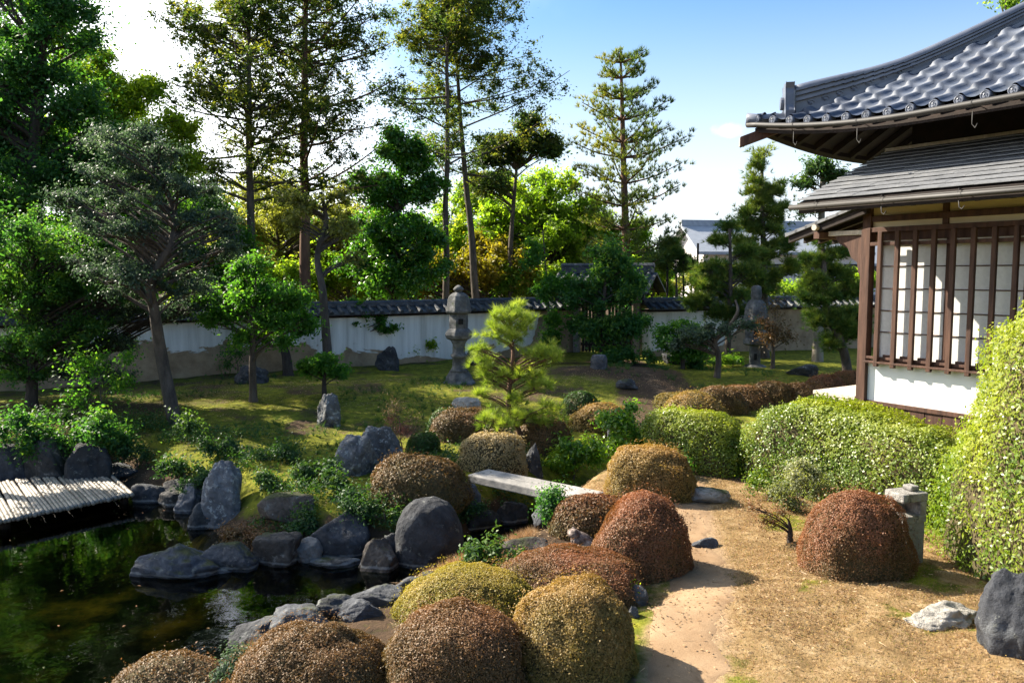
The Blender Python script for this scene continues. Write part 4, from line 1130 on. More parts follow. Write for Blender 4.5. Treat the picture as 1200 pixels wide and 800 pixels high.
def rock(label, cx, by, ty, w, mat='rock', asp=.75, rough=.07, cuts=9, lean=0, taper=0, name='boulder', cat='rock', group=None, z=None, sink=.35, seed=None, rz=0, kk=None):
    f = G(cx, by) if z is None else Gz(cx, by, z)
    rx = w / 2 * pxm(f[1]); ry = rx * asp
    c = np.array([f[0], f[1] + ry * .7]); zb = f[2]
    zt = at(cx, ty, c[1])[2]
    hh = max(zt - zb, .04); rzz = hh * (1 + sink) / 2
    _seed[0] += 1
    V, Fc = rock_geo(seed or _seed[0], (rx * 1.08, ry, rzz * 1.06), rough, cuts, lean, taper, rz, kk)
    V = V + np.array([c[0] * (c[1] / f[1]) * 0 + f[0] * c[1] / f[1], c[1], zt - rzz])
    o = mesh_np(name, V, Fc, M[mat], None, smooth=True, loc=(f[0] * c[1] / f[1], c[1], zb))
    return tag(o, label, cat, group)
gp = 'rocks along the pond shore'
rock('tall upright blue-grey standing stone on the far pond bank', 263, 612, 551, 46, 'rock_lichen', .75, .10, 3, .0, .30, group=gp, seed=17, kk=3.6)
rock('slanting stone leaning on the foot of the tall standing stone', 238, 624, 592, 36, 'rock', .7, .1, 7, .25, .4, group=gp, seed=14)
rock('wide flat-topped stone on the bank right of the standing stone', 341, 611, 582, 64, 'rock_brown', .7, .05, 6, group=gp, sink=.5, seed=23, kk=3.5)
rock('long flat low rock reaching out into the pond like a tongue', 212, 675, 640, 104, 'rock', .6, .09, 7, .1, 0, group=gp, z=WZ, seed=31, sink=.9, kk=2.2)
rock('low shore rock behind the tongue-shaped rock under reddish plants', 272, 669, 640, 54, 'rock', .8, .08, 9, group=gp, z=WZ)
rock('blocky grey shore rock left of the small round pale stone', 327, 664, 630, 50, 'rock_brown', .8, .08, 10, group=gp, z=WZ)
rock('small round pale stone catching the light at the water edge', 362, 655, 631, 27, 'rock_pale', .9, .05, 3, group=gp, z=WZ + .03, kk=2.1)
rock('large rounded purple-grey boulder with a seam on the shore', 400, 650, 603, 66, 'rock_dark', .8, .05, 4, group=gp, z=WZ + .02, seed=44, kk=2.3)
rock('wedge-shaped dark rock with a white water line', 446, 669, 628, 62, 'rock_brown', .7, .07, 10, 0, .5, group=gp, z=WZ, seed=52)
rock('small leaning dark rock between the wedge rock and the big boulder', 466, 660, 624, 34, 'rock_dark', .8, .06, 9, -.2, .2, group=gp, z=WZ)
rock('biggest smooth round dark boulder beside the pond inlet', 503, 664, 592, 72, 'rock_dark', .75, .035, 1, 0, .08, group=gp, z=WZ, seed=66, kk=2.3)
rock('dim submerged stone below the round purple-grey boulder', 395, 668, 656, 60, 'rock_dark', .6, .06, 8, group=gp, z=WZ - .02)
rock('pale-topped stone propping the left end of the slab bridge', 549, 606, 571, 26, 'rock', .9, .08, 9, group='stones under the bridge')
rock('stone in shade under the middle of the slab bridge', 596, 622, 592, 40, 'rock_dark', .8, .1, 9, group='stones under the bridge')
rock('stone holding the bank at the right end of the slab bridge', 640, 618, 590, 40, 'rock_dark', .8, .1, 9, group='stones under the bridge')
rock('dark stone beneath the left end of the slab bridge', 563, 628, 600, 40, 'rock_dark', .8, .1, 9, group='stones under the bridge')
rock('sloping grey stone beside the yellow-green azalea mound and inlet', 608, 654, 634, 60, 'rock_brown', .6, .07, 9)
rock('crinkled two-lobed grey rock, left lobe with dark pits', 414, 556, 512, 44, 'rock_lichen', .8, .11, 4, .3, 0, seed=78, kk=2.6)
rock('crinkled two-lobed grey rock, right lobe beside the small green dome', 447, 548, 507, 42, 'rock_lichen', .7, .11, 4, -.1, 0, seed=79, kk=2.6)
rock('upright pale lichened rock under the small bushy tree', 384, 500, 465, 30, 'rock_lichen', .7, .1, 10, .1, .35, seed=75)
rock('white flat stone on the moss below the tall lantern', 546, 481, 468, 30, 'rock_pale', .8, .07, 8, sink=.6)
rock('dark pointed rock on the moss before the plaster wall', 455, 434, 409, 29, 'rock_dark', .8, .08, 9, 0, .4)
rock('dark rough boulder at the foot of the wall near a leaning trunk', 293, 450, 430, 34, 'rock_dark', .8, .12, 9)
rock('dark boulder half hidden behind the tall stone lantern', 560, 428, 410, 30, 'rock_dark', .8, .08, 9, 0, .3)
rock('low dark rock in shade near the roofed gate path', 792, 427, 415, 34, 'rock_dark', .8, .08, 9)
rock('small blue-grey stone at the edge of the far path', 735, 456, 445, 22, 'rock', .8, .08, 9)
rock('narrow upright grey stone standing inside the camellia shrub', 716, 524, 501, 13, 'rock', .8, .07, 9, 0, .3)
rock('pale upright stone at the foot of the bright garden pine', 625, 556, 522, 20, 'rock', .8, .08, 9, 0, .2)
for i, (cx, by, ty, w, lb) in enumerate([(178, 592, 564, 44, 'squared grey stone at the right end of the bamboo deck'), (203, 596, 578, 28, 'flat grey stone second from the bamboo deck on the bank'),
        (228, 600, 570, 34, 'rounded dark stone left of the standing stone on the bank'), (105, 552, 530, 46, 'round dark boulder behind the bamboo deck'), (60, 546, 524, 50, 'dim low boulder behind the deck near the left edge'),
        (148, 560, 545, 34, 'dim stone behind the right corner of the bamboo deck'), (20, 548, 528, 44, 'leftmost dim boulder behind the bamboo deck'), (212, 582, 562, 34, 'dark stone set back among ferns above the pond bank')]):
    rock(lb, cx, by, ty, w, ('rock_dark', 'rock_brown', 'rock')[i % 3], .8, .08, 9, group='stones on the far bank')
# flat stones edging the near shore
near = [(258, 772, 746, 70), (308, 752, 726, 72), (352, 738, 714, 66), (398, 722, 701, 60), (440, 708, 690, 56), (482, 694, 677, 52), (516, 684, 670, 40), (420, 726, 706, 46), (330, 762, 738, 40)]
words = ['nearest to the camera', 'second from the camera', 'third from the camera', 'mid way along', 'beyond the middle', 'near the wedge rock', 'beside the inlet', 'set back from the water mid way', 'set back near the camera']
for (cx, by, ty, w), wd in zip(near, words):
    rock('flat blue-grey stone edging the near shore, ' + wd, cx, by, ty, w, 'rock', .6, .08, 9, name='edging_stone', cat='stone', group='stones edging the near shore', sink=.8)
rock('pale flat stepping stone between the hedge and the russet domes', 822, 589, 572, 50, 'rock_pale', .8, .07, 8, name='stepping_stone', cat='stepping stone', group='stepping stones', sink=.6)
rock('thin flat grey stepping stone set across the sandy path', 822, 641, 632, 34, 'rock', .6, .04, 8, name='stepping_stone', cat='stepping stone', group='stepping stones', sink=.8)
rock('flat grey slab under the frog figure', 692, 660, 640, 80, 'rock', .5, .03, 7, name='flat_stone', cat='stone', seed=81, sink=.5)
rock('small rounded stone at the path edge beneath the front azaleas', 746, 710, 688, 22, 'rock', .9, .06, 8)
rock('tiny stone beside the path below its rounded neighbour', 742, 724, 710, 14, 'rock', .9, .06, 8)
rock('cracked pale flat rock lying on the dry grass at right', 1105, 735, 711, 84, 'rock_pale', .6, .16, 7, seed=87, sink=.9, kk=2.2)
rock('dark chiselled boulder at the right edge under the big hedge', 1198, 768, 676, 88, 'rock_dark', .8, .08, 9, 0, .1, seed=91, kk=2.5)
rock('small rock under the pruned pines left of the tea house', 940, 440, 428, 30, 'rock', .8, .08, 9)
_p = G(703, 433)
tag(MB().lathe([(.20, -.1), (.19, .22), (.17, .26), (.16, .30), (.05, .31)], (_p[0], _p[1] + .2, _p[2]), 6).build('gate_stone', M['rock'], None, bevel=.03, loc=_p), 'short squared stone stump beside the tree at the gate', 'stone')

def frog():
    p = G(683, 645); s = .27 * pxm(p[1]) * 100 / 2.9
    p = p + np.array([0, .12, 0]); p[2] = at(684, 644, p[1])[2]
    V, Fc = ico(3); mbv, mbf, n = [], [], 0
    def blob(c, r, rot=0, tilt=0):
        nonlocal n
        q = V * np.array(r); ct, st = math.cos(tilt), math.sin(tilt)
        q = np.column_stack([q[:, 0] * ct - q[:, 2] * st, q[:, 1], q[:, 0] * st + q[:, 2] * ct])
        cr, sr = math.cos(rot), math.sin(rot)
        q = np.column_stack([q[:, 0] * cr - q[:, 1] * sr, q[:, 0] * sr + q[:, 1] * cr, q[:, 2]])
        mbv.append(q + np.array(c)); mbf.append(Fc + n); n += len(V)
    U = .105
    blob((.15 * U, 0, .62 * U), (1.0 * U, .62 * U, .52 * U), 0, R(-35))      # rump to shoulders, head end at -x
    blob((-.55 * U, 0, 1.18 * U), (.46 * U, .52 * U, .32 * U), 0, R(-8))    # head
    for sg in (-1, 1):
        blob((-.50 * U, sg * .30 * U, 1.45 * U), (.13 * U, .12 * U, .13 * U))   # eyes
        blob((.55 * U, sg * .58 * U, .40 * U), (.62 * U, .26 * U, .36 * U), sg * .15, R(-18))  # thigh
        blob((.55 * U, sg * .72 * U, .10 * U), (.58 * U, .16 * U, .11 * U), 0)   # shank and foot
        blob((.02 * U, sg * .76 * U, .06 * U), (.28 * U, .18 * U, .06 * U), 0)
        blob((-.52 * U, sg * .42 * U, .48 * U), (.15 * U, .15 * U, .50 * U), 0, R(8))  # fore leg
        blob((-.68 * U, sg * .50 * U, .06 * U), (.24 * U, .18 * U, .07 * U), 0)
    VV = np.concatenate(mbv); rot = R(8); c, s_ = math.cos(rot), math.sin(rot)
    VV = np.column_stack([VV[:, 0] * c - VV[:, 1] * s_, VV[:, 0] * s_ + VV[:, 1] * c, VV[:, 2]]) * 1.22
    o = mesh_np('frog_figure', VV + p, np.concatenate(mbf), M['frog_stone'], None, smooth=True, loc=p)
    rm = o.modifiers.new('merge', 'REMESH'); rm.mode = 'VOXEL'; rm.voxel_size = .006; rm.use_smooth_shade = True
    sm = o.modifiers.new('soften', 'SMOOTH'); sm.iterations = 3; sm.factor = .5
    tag(o, 'mottled stone frog sitting on the flat slab among the russet azaleas', 'frog figure')
frog()

def bamboo_deck():
    z0 = WZ + .15
    A = Gz(3, 611, z0)[:2]; B = Gz(158, 579, z0)[:2]
    t = thing('bamboo_deck', 'weathered bamboo pole deck over the pond at the left edge', 'deck', (*((A + B) / 2), z0))
    d = (B - A) / np.linalg.norm(B - A); L = np.linalg.norm(B - A)
    away = unit((Gz(124, 550, z0)[:2] - B)[None])[0]
    s = -.55
    i = 0
    while s < L:
        p = A + d * s; r = rng.uniform(.021, .027); ln = np.linalg.norm(Gz(122, 546, z0)[:2] - B) * rng.uniform(.98, 1.04) + .18 * rng.random() ** 4; j = rng.uniform(-.022, .022)
        q0 = np.array([*(p - away * j), z0 + rng.uniform(-.004, .006)])
        av = unit((away + rng.normal(size=2) * .009)[None])[0]
        N = 30; tt = np.linspace(0, 1, N)
        pts = q0 + np.column_stack([tt[:, None] * av[None] * ln, -.012 * tt])
        rad = np.full(N, r); node = (np.arange(N) + int(rng.integers(8))) % 8 == 0
        rad = rad * np.where(node, 1.13, 1) * (1 - .1 * tt)
        m = MB(); m.tube(pts, rad, 10)
        m.build('bamboo_pole', M['bamboo'], t, smooth=True, loc=q0 - base_of(t))
        s += r * 1.78 / abs(d[0] * away[1] - d[1] * away[0]); i += 1
    for off in (.25, .95):
        m = MB(); a = A + d * -.6 + away * off; b = B + away * off
        m.tube([(*a, z0 - .06), (*b, z0 - .06)], .035, 8); m.build('cross_beam', M['wood_dark'], t)
    for sN in (.05, L * .95):
        m = MB(); a = A + d * sN + away * .25; m.tube([(*a, z0 - .08), (*a, WZ - .6)], .05, 8); m.build('support_post', M['wood_dark'], t)
bamboo_deck()
# ------------------------------------------------------------------ trees and shrubs
def foliage_leaf(P, outward, L, Wd, up=.5, rnd=.8):
    N = unit(up * np.array([0, 0, 1.0]) + .6 * outward + rnd * rng.normal(size=P.shape) * .7)
    return leaf_geo(P, N, L, Wd)
DENS = 2.1
def tree(label, trunk_px, d, ells, nleaf, L, mat, bark='bark', r0=.08, name='tree', cat='tree', group=None, rc=.4, flat=.7, dep=.9,
         kind='leaf', asp=.5, fill=1.0, limbs=1.0, bias=.5, needles=14, vb=0.0, jit=.06, shell=.45, droop=0, minz=.08):
    if d is None:
        g = G(*trunk_px[0]); d = g[1]
    pts = [at(px, py, d + (rng.uniform(-jit, jit) * i)) for i, (px, py) in enumerate(trunk_px)]
    g0 = hz(pts[0][0], pts[0][1])
    if pts[0][2] > g0 + .03:
        pts.insert(0, np.array([pts[0][0], pts[0][1], g0]))
    base = pts[0].copy(); base[2] = g0
    pts[0][2] = g0 - .08
    T = thing(name, label, cat, base, group)
    tb = Tubes()
    sp = spline(pts, 9 * len(pts))
    q = np.linspace(0, 1, len(sp))
    rad = r0 * (1 - .68 * q) * (1 + .06 * fbm(sp * 2.5, int(d * 10) % 97, 2)); rad[:3] *= (1.45, 1.22, 1.08)
    tb.add(sp, rad, 9)
    V, Fs, A, nv = [], [], [], 0
    cl = []
    if kind == 'leaf' and name == 'tree':
        rc, fill, L = rc * .72, fill * 1.0, L * .84
    for e in ells:
        cx, cy, rx, ry = e[:4]; dd = e[4] if len(e) > 4 else 0
        c = at(cx, cy, d + dd); k = pxm(d + dd)
        R3 = np.array([rx * k, rx * k * dep, ry * k])
        n = max(1, int(fill * 1.1 * (R3[0] * R3[2]) / (rc * rc * flat) * (1 + R3[1] / max(rc, .01)) ** .5))
        u = rdir(n) * (rng.random((n, 1)) ** bias)
        P = c + u * np.maximum(R3 - np.array([rc, rc, rc * flat]) * .6, .02)
        for p in P: cl.append((p, rc * rng.uniform(.7, 1.3), rng.random()))
    per = max(8, int(nleaf * (DENS if kind == 'leaf' and name == 'tree' else 1.15) / len(cl)))
    for p, r, cv in cl:
        # limb from the trunk to this clump
        if rng.random() < limbs:
            hd = np.linalg.norm(sp[:, :2] - p[:2], axis=1)
            cost = np.abs(sp[:, 2] + .55 * hd - p[2]) + .15 * hd
            cost[: int(len(sp) * .22)] += 5
            i = int(np.argmin(cost)); a = sp[i]
            ln = np.linalg.norm(p - a)
            m1 = a * .6 + p * .4 + np.array([rng.uniform(-.1, .1) * ln, rng.uniform(-.1, .1) * ln, .06 * ln - droop * ln])
            b = spline([a, m1, p], 8)
            rb = min(rad[i] * .5, .012 * r0 / .08 + .012 * ln)
            tb.add(b, np.linspace(rb, rb * .3, 8), 5)
            for _ in range(3):
                e = p + rdir(1)[0] * r * np.array([.8, .8, .5]); f = b[rng.integers(4, 7)]
                tb.add(spline([f, (f + e) / 2 + rdir(1)[0] * .06 * r, e], 5), np.linspace(rb * .4, rb * .12, 5), 4)
        m = int(per * rng.uniform(.7, 1.3))
        u = rdir(m); s = rng.random((m, 1)) ** shell
        if kind == 'leaf':
            s = np.minimum(np.abs(rng.normal(size=(m, 1))) * .55 + .12, 1.7)
        else:
            s = np.minimum(np.abs(rng.normal(size=(m, 1))) * .6 + .05, 1.6)
        sk = rng.normal(size=2) * .35
        P = p + u * s * np.array([r, r, r * flat])
        P[:, 2] += ((P[:, 0] - p[0]) * sk[0] + (P[:, 1] - p[1]) * sk[1])
        P[:, 2] = np.maximum(P[:, 2], g0 + minz)
        if kind == 'leaf':
            v, f = foliage_leaf(P, u, L, L * asp); k = 4
            va = np.clip(.42 * rng.random(m) + .34 * cv + .16 * (u[:, 2] * .5 + .5) + vb, 0, 1)
            va = np.repeat(va, 4)
        else:
            D = unit(np.array([0, 0, .7]) + .8 * u + .3 * rdir(m))
            v, f = needle_geo(P, D, needles, L, L * asp, .75); k = 3
            va = np.clip(.45 * rng.random(m) + .3 * cv + .2 * (u[:, 2] * .5 + .5) + vb, 0, 1)
            va = np.repeat(va, 3 * needles)
        V.append(v); Fs.append(f + nv); A.append(va); nv += len(v)
    tb.build('trunk', M[bark], T)
    mesh_np('crown', np.concatenate(V), np.concatenate(Fs), M[mat], T, attr={'v': np.concatenate(A)})
    return T

def conifer(label, trunk_px, d, ztop, zlow, lmax, nb, mat='cypress', bark='bark', r0=.16, L=.105, per=74, name='conifer', cat='tree', group=None, side=0, lowsparse=.62):
    pts = [at(px, py, d) for px, py in trunk_px]
    g0 = hz(pts[0][0], pts[0][1]); pts[0][2] = g0 - .1
    top = pts[-1].copy(); top += (pts[-1] - pts[-2]) / max(pts[-1][2] - pts[-2][2], .1) * (ztop - pts[-1][2]); pts.append(top)
    base = pts[0].copy(); base[2] = g0
    T = thing(name, label, cat, base, group)
    sp = spline(pts, 60); sp[1:, :2] += .05 * np.stack([vnoise(sp[1:] * .7 + d, 5), vnoise(sp[1:] * .7 + d, 6)], 1); q = (sp[:, 2] - sp[0, 2]) / (sp[-1, 2] - sp[0, 2])
    rad = r0 * np.maximum(.06, 1 - .92 * q)
    tb = Tubes(); tb.add(sp, rad, 10)
    V, Fs, A, nv = [], [], [], 0
    for i in range(nb):
        t = rng.random() ** .85
        z = zlow + (ztop - zlow - .1) * t
        if t < .38 and rng.random() < lowsparse: continue
        j = int(np.argmin(np.abs(sp[:, 2] - z))); a = sp[j]
        az = rng.uniform(0, 2 * math.pi)
        ln = lmax * (1 - t) ** .6 * rng.uniform(.45, 1.1) * (1.0 if t > .15 else .75) * (1 + side * math.cos(az)) + .25
        dv = np.array([math.cos(az), math.sin(az), rng.uniform(-.1, .75)])
        e = a + dv * ln; mid = a + dv * ln * .55 + np.array([0, 0, -.05 * ln])
        b = spline([a, mid, e], 9)
        rb = min(rad[j] * .45, .012 + .014 * ln)
        tb.add(b, np.linspace(rb, rb * .25, 9), 5)
        ns = max(3, int(ln * 3.8)); cv = rng.random()
        for s in range(ns):
            w = .3 + .72 * (s + rng.random()) / ns
            c = b[min(8, int(w * 8))] + rdir(1)[0] * np.array([.34, .34, .34]) * (.4 + .28 * ln)
            m = int(per * rng.uniform(.6, 1.4)); u = rdir(m)
            P = c + u * np.abs(rng.normal(size=(m, 1))) * .62 * np.array([.34, .34, .28]) * min(1.1, .55 + .2 * ln)
            N = unit(np.array([0, 0, .8]) + .8 * rdir(m))
            v, f = leaf_geo(P, N, L, L * .42)
            V.append(v); Fs.append(f + nv); nv += len(v)
            A.append(np.repeat(np.clip(.4 * rng.random(m) + .4 * cv + .15 * u[:, 2] + .1, 0, 1), 4))
    tb.build('trunk', M[bark], T)
    mesh_np('crown', np.concatenate(V), np.concatenate(Fs), M[mat], T, attr={'v': np.concatenate(A)})
    return T

def dome(label, cx, by, ty, w, mat, n, leaf=.024, asp=.9, k=2.3, group='clipped azalea domes', name='azalea_bush', cat='bush', rz=0, core=.9, rag=.12, stray=.05, vb=0, lo=-.35, half=None, loc=None, h=None, bump_f=3.0):
    """a clipped bush: a twiggy core and thousands of small leaves on a lumpy rounded shell"""
    if loc is None:
        f = G(cx, by); rx = w / 2 * pxm(f[1]); ry = rx * asp
        c = np.array([f[0], f[1] + ry * .8, 0]); c[0] *= c[1] / f[1]
        c[2] = hz(c[0], c[1]); h = at(cx, ty, c[1] - .15 * ry)[2] - c[2]; hx, hy = rx, ry
    else:
        c = np.array([loc[0], loc[1], hz(*loc)]); hx, hy = half
    T = thing(name, label, cat, c, group)
    seed = int(rng.integers(1000))
    def shell(D):
        kh, kz = (k, k) if k > 3 else (2.2, 2.5)
        rho = (np.abs(D[:, 0]) ** kh + np.abs(D[:, 1]) ** kh) ** (1 / kh)
        r = 1 / (rho ** kz + np.abs(D[:, 2]) ** kz) ** (1 / kz)
        q = D * r[:, None]
        wq = q * np.array([hx, hy, h])
        b = 1 + rag * .55 * fbm(wq * bump_f * 2.2 + seed, seed, 3) + rag * 1.1 * vnoise(wq * 1.6 + seed, seed + 5)
        b = b * (1 + rag * .9 * vnoise(D * 1.25 + seed, seed + 6))
        if k < 3: b_ = 1 + .08 * np.clip(1 - q[:, 2:3] / .55, 0, 1) ** 2; q = q * np.concatenate([b_, b_, np.ones_like(b_)], 1)
        return q * b[:, None] * np.array([hx, hy, h])
    m = n * 2
    D = rdir(m * 2)
    # even out the density over the shell
    wgt = np.linalg.norm(D / np.array([hx, hy, h]), axis=1); keep = rng.random(len(D)) < wgt / wgt.max() * 0 + 1
    D = D[keep]; D = D[D[:, 2] > lo][:n]
    P = shell(D)
    Nn = unit(D / np.array([hx, hy, h]) ** 1.0)
    P = P * (1 - (.11 if name == 'hedge' else .06) * rng.random((len(P), 1)) ** 1.3)
    hz_ = P[:, 2] / h; hole = fbm(P * 7 + seed, seed + 8, 2)
    kp = ~((hole > .5) & (hz_ < .8) & (rng.random(len(P)) < .55)) & ~((rng.random(len(P)) < .35) & (hz_ < .3))
    P, Nn = P[kp], Nn[kp]
    st = rng.random(len(P)) < stray
    P[st] += (Nn[st] + np.array([0, 0, .6])) * rng.uniform(.0, .055, (st.sum(), 1)) * (vnoise(P[st] * 4 + seed, seed + 12)[:, None] > -.1)
    cs, sn = math.cos(rz), math.sin(rz)
    rot = np.array([[cs, sn, 0], [-sn, cs, 0], [0, 0, 1]])
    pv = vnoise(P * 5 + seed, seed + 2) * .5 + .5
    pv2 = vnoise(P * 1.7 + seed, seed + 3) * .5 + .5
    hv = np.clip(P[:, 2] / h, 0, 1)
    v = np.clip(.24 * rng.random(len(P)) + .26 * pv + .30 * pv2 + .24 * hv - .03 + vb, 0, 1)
    P = P @ rot + c; Nn = Nn @ rot
    ok = P[:, 2] > height(P[:, 0], P[:, 1]) + .01
    P, Nn, v = P[ok], Nn[ok], v[ok]
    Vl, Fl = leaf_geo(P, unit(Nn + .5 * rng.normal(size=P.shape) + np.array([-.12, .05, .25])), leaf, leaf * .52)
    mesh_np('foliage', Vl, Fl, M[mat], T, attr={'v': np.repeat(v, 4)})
    Di, Fi = ico(4)
    Vc = (shell(Di) * core); Vc[:, 2] = np.maximum(Vc[:, 2], -.12); Vc = Vc @ rot + c
    mesh_np('twigs', Vc, Fi, M['core'], T, smooth=True)
    return T

# ---- clipped azalea domes and hedges
dome('big russet azalea dome in front, right of the other front dome by the path', 676, 806, 697, 170, 'azalea_olive', 72000, .0148, .9, vb=.1)
dome('brown azalea dome in front, left of the russet one at the bottom edge', 530, 828, 719, 182, 'azalea_dark', 70000, .0145, .9, vb=.06)
dome('broad olive-brown azalea dome at the bottom left above the pond', 366, 830, 737, 206, 'azalea_dark', 64000, .014, .9, vb=.05)
dome('low brown azalea edge cut off by the bottom of the view', 205, 850, 778, 190, 'azalea_dark', 14000, .019, .6)
dome('long yellow-olive azalea mound facing the sun in the middle foreground', 552, 735, 674, 176, 'azalea_yellow', 58000, .015, .8, vb=.06)
dome('reddish azalea mound between the yellow mound and the frog slab', 668, 712, 650, 186, 'azalea_red', 62000, .0155, .75, vb=.06)
dome('russet azalea dome beside the path, just right of the frog', 752, 682, 587, 122, 'azalea_red', 58000, .016, .9, vb=.05)
dome('dark red azalea dome behind the frog at the end of the bridge', 690, 634, 580, 96, 'azalea_red', 16000, .024, .8, vb=-.02)
dome('tan-olive azalea dome above the bridge, left of the green hedge', 764, 590, 521, 108, 'azalea_olive', 48000, .019, .9, vb=.2)
dome('russet azalea dome standing in front of the square post lantern', 1002, 681, 585, 128, 'azalea_red', 66000, .015, .9, vb=.1)
dome('wide dark azalea dome on the pond bank behind the big round boulder', 488, 590, 531, 122, 'azalea_dark', 18000, .028, .8, vb=-.02)
dome('little round green dome beside the crinkled grey rock', 495, 532, 508, 36, 'box_green', 5000, .028, .9)
dome('dark brown flattened azalea mound behind the little green dome', 548, 520, 479, 96, 'azalea_dark', 14000, .034, .8, vb=-.05)
dome('green-topped side of the mound below the white flat stone', 523, 512, 479, 46, 'box_green', 6000, .034, .9)
dome('cream and tan azalea at the foot of the bright garden pine', 581, 561, 507, 84, 'azalea_cream', 12000, .03, .8, vb=.1)
dome('small green clipped dome right of the bright garden pine', 681, 488, 460, 48, 'box_green', 6000, .034, .9)
dome('brown azalea mound behind the pine trunk near the small green dome', 636, 530, 484, 70, 'azalea_dark', 10000, .034, .8, vb=.05)
dome('tan low azalea mound left of the far path', 706, 506, 474, 74, 'azalea_olive', 10000, .036, .8, vb=.12)
for cx, by, ty, w, mt, vb, lb in [(814, 494, 463, 78, 'azalea_olive', .1, 'tan azalea mound right of the far path, nearest the hedge'), (845, 486, 457, 60, 'azalea_dark', 0, 'brown azalea mound second along behind the green hedge'),
        (870, 480, 452, 64, 'azalea_dark', .1, 'brown azalea mound third along behind the green hedge'), (905, 478, 448, 62, 'azalea_dark', -.05, 'dark azalea mound in the row midway to the tea house'),
        (940, 476, 449, 60, 'azalea_dark', -.02, 'dark low azalea mound left of the veranda corner'), (966, 464, 440, 48, 'azalea_red', .05, 'reddish azalea mound behind the pale veranda boards'),
        (996, 456, 434, 44, 'azalea_red', 0, 'reddish azalea mound against the tea house corner'), (790, 478, 459, 50, 'azalea_olive', 0, 'small tan azalea mound at the bend of the far path')]:
    dome(lb, cx, by, ty, w, mt, 9000, .036, .9, vb=vb)
# green hedges
hc = HC + HT * .06 + HN * .62
dome('clipped light green hedge under the tea house window', 0, 0, 0, 0, 'hedge', 84000, .033, 1, 5.0, 'clipped hedges', 'hedge', 'hedge', math.atan2(HT[1], HT[0]), .87, .09, .07, -.02, -.6, (1.28, .42), hc + HT * .24, .97)
g_ = G(815, 560)
dome('low light green hedge between the tan dome and the longer hedge', 0, 0, 0, 0, 'hedge', 40000, .031, 1, 4, 'clipped hedges', 'hedge', 'hedge', R(-30), .87, .11, .08, -.05, -.6, (.62, .42), (2.24, 9.75), .68)
dome('tall bulging yellow-green hedge at the right edge', 0, 0, 0, 0, 'hedge', 150000, .037, 1, 2.9, 'clipped hedges', 'hedge', 'hedge', R(3), .9, .085, .09, .05, -.75, (.98, 1.75), (4.55, 5.55), 2.42)

# ---- garden trees
tree('bright young garden pine with tufted needle pads beside the bridge', [(614, 530), (608, 505), (596, 478), (598, 445), (601, 415), (598, 385), (596, 366)], None,
     [(597, 374, 38, 20), (590, 392, 30, 14), (560, 410, 16, 10), (630, 418, 34, 13), (564, 424, 22, 12), (572, 440, 22, 12), (606, 438, 30, 12), (648, 412, 16, 8), (562, 462, 18, 10), (634, 448, 26, 12), (606, 470, 24, 10), (648, 478, 20, 10), (580, 490, 22, 11), (612, 492, 36, 12), (642, 494, 22, 9)],
     950, .125, 'pine_bright', 'bark_red', .045, 'pine_tree', 'pine', rc=.10, flat=.55, dep=.95, kind='needle', asp=.04, needles=30, fill=.62, bias=.5, vb=.12, shell=.6)
tree('grey-green spreading tree with a forked trunk beside the bamboo deck', [(207, 512), (200, 470), (190, 420), (182, 370), (177, 330), (200, 285), (205, 250), (180, 190)], 12.0,
     [(130, 165, 46, 14), (175, 185, 60, 16), (120, 205, 60, 14), (215, 215, 66, 16), (150, 235, 76, 14), (240, 250, 50, 14), (100, 262, 50, 14), (180, 270, 84, 14), (250, 295, 50, 14), (115, 305, 56, 14), (180, 318, 90, 14), (230, 338, 50, 12), (140, 340, 50, 10), (165, 160, 34, 14), (85, 235, 34, 12), (270, 270, 30, 10)],
     21000, .058, 'blue_leaf', 'bark', .11, rc=.36, flat=.42, dep=1.3, fill=.75, limbs=.9)
tree('slender shaded tree with a dark straight trunk near the left edge', [(38, 500), (38, 430), (36, 370), (40, 300)], 13.2,
     [(40, 290, 80, 44), (20, 340, 60, 40), (80, 345, 60, 34), (60, 395, 60, 26), (10, 410, 50, 28), (110, 300, 50, 34), (105, 385, 44, 20), (30, 440, 50, 16), (140, 340, 40, 24)], 26000, .07, 'dark_leaf', 'bark_dark', .10, rc=.36, flat=.6, vb=.1)
tree('sparse shaded tree with thin crooked stems against the wall, left of the spreading grey tree', [(100, 505), (101, 450), (98, 400), (104, 360)], 13.6, [(105, 366, 44, 26), (60, 372, 50, 24), (150, 362, 44, 22), (200, 366, 40, 16), (225, 352, 34, 18), (75, 400, 40, 18), (135, 400, 40, 14), (100, 430, 44, 14), (140, 440, 30, 12)], 12000, .065, 'blue_leaf', 'bark_dark', .055, rc=.3, flat=.5)
tree('small green tree with a straight slim trunk and dappled crown before the wall', [(297, 470), (296, 430), (297, 390), (298, 340)], None,
     [(300, 345, 60, 26), (262, 372, 40, 16), (335, 372, 48, 20), (352, 350, 26, 14), (300, 396, 66, 10), (290, 312, 34, 16), (250, 345, 24, 12)], 12000, .08, 'mid_leaf', 'bark', .075, rc=.32, flat=.6)
tree('short tree with a dark leaning trunk against the plaster wall', [(338, 440), (335, 415), (328, 396), (330, 370)], None,
     [(320, 365, 40, 22), (350, 380, 24, 14), (300, 385, 20, 10)], 6000, .10, 'mid_leaf', 'bark_dark', .13, rc=.34, flat=.6, vb=-.1)
tree('small bushy tree above the upright lichened rock', [(380, 466), (380, 445), (382, 430)], None, [(382, 424, 34, 11), (362, 432, 18, 8), (398, 436, 18, 8)], 3600, .09, 'mid_leaf', 'bark_dark', .05, rc=.2, flat=.6)
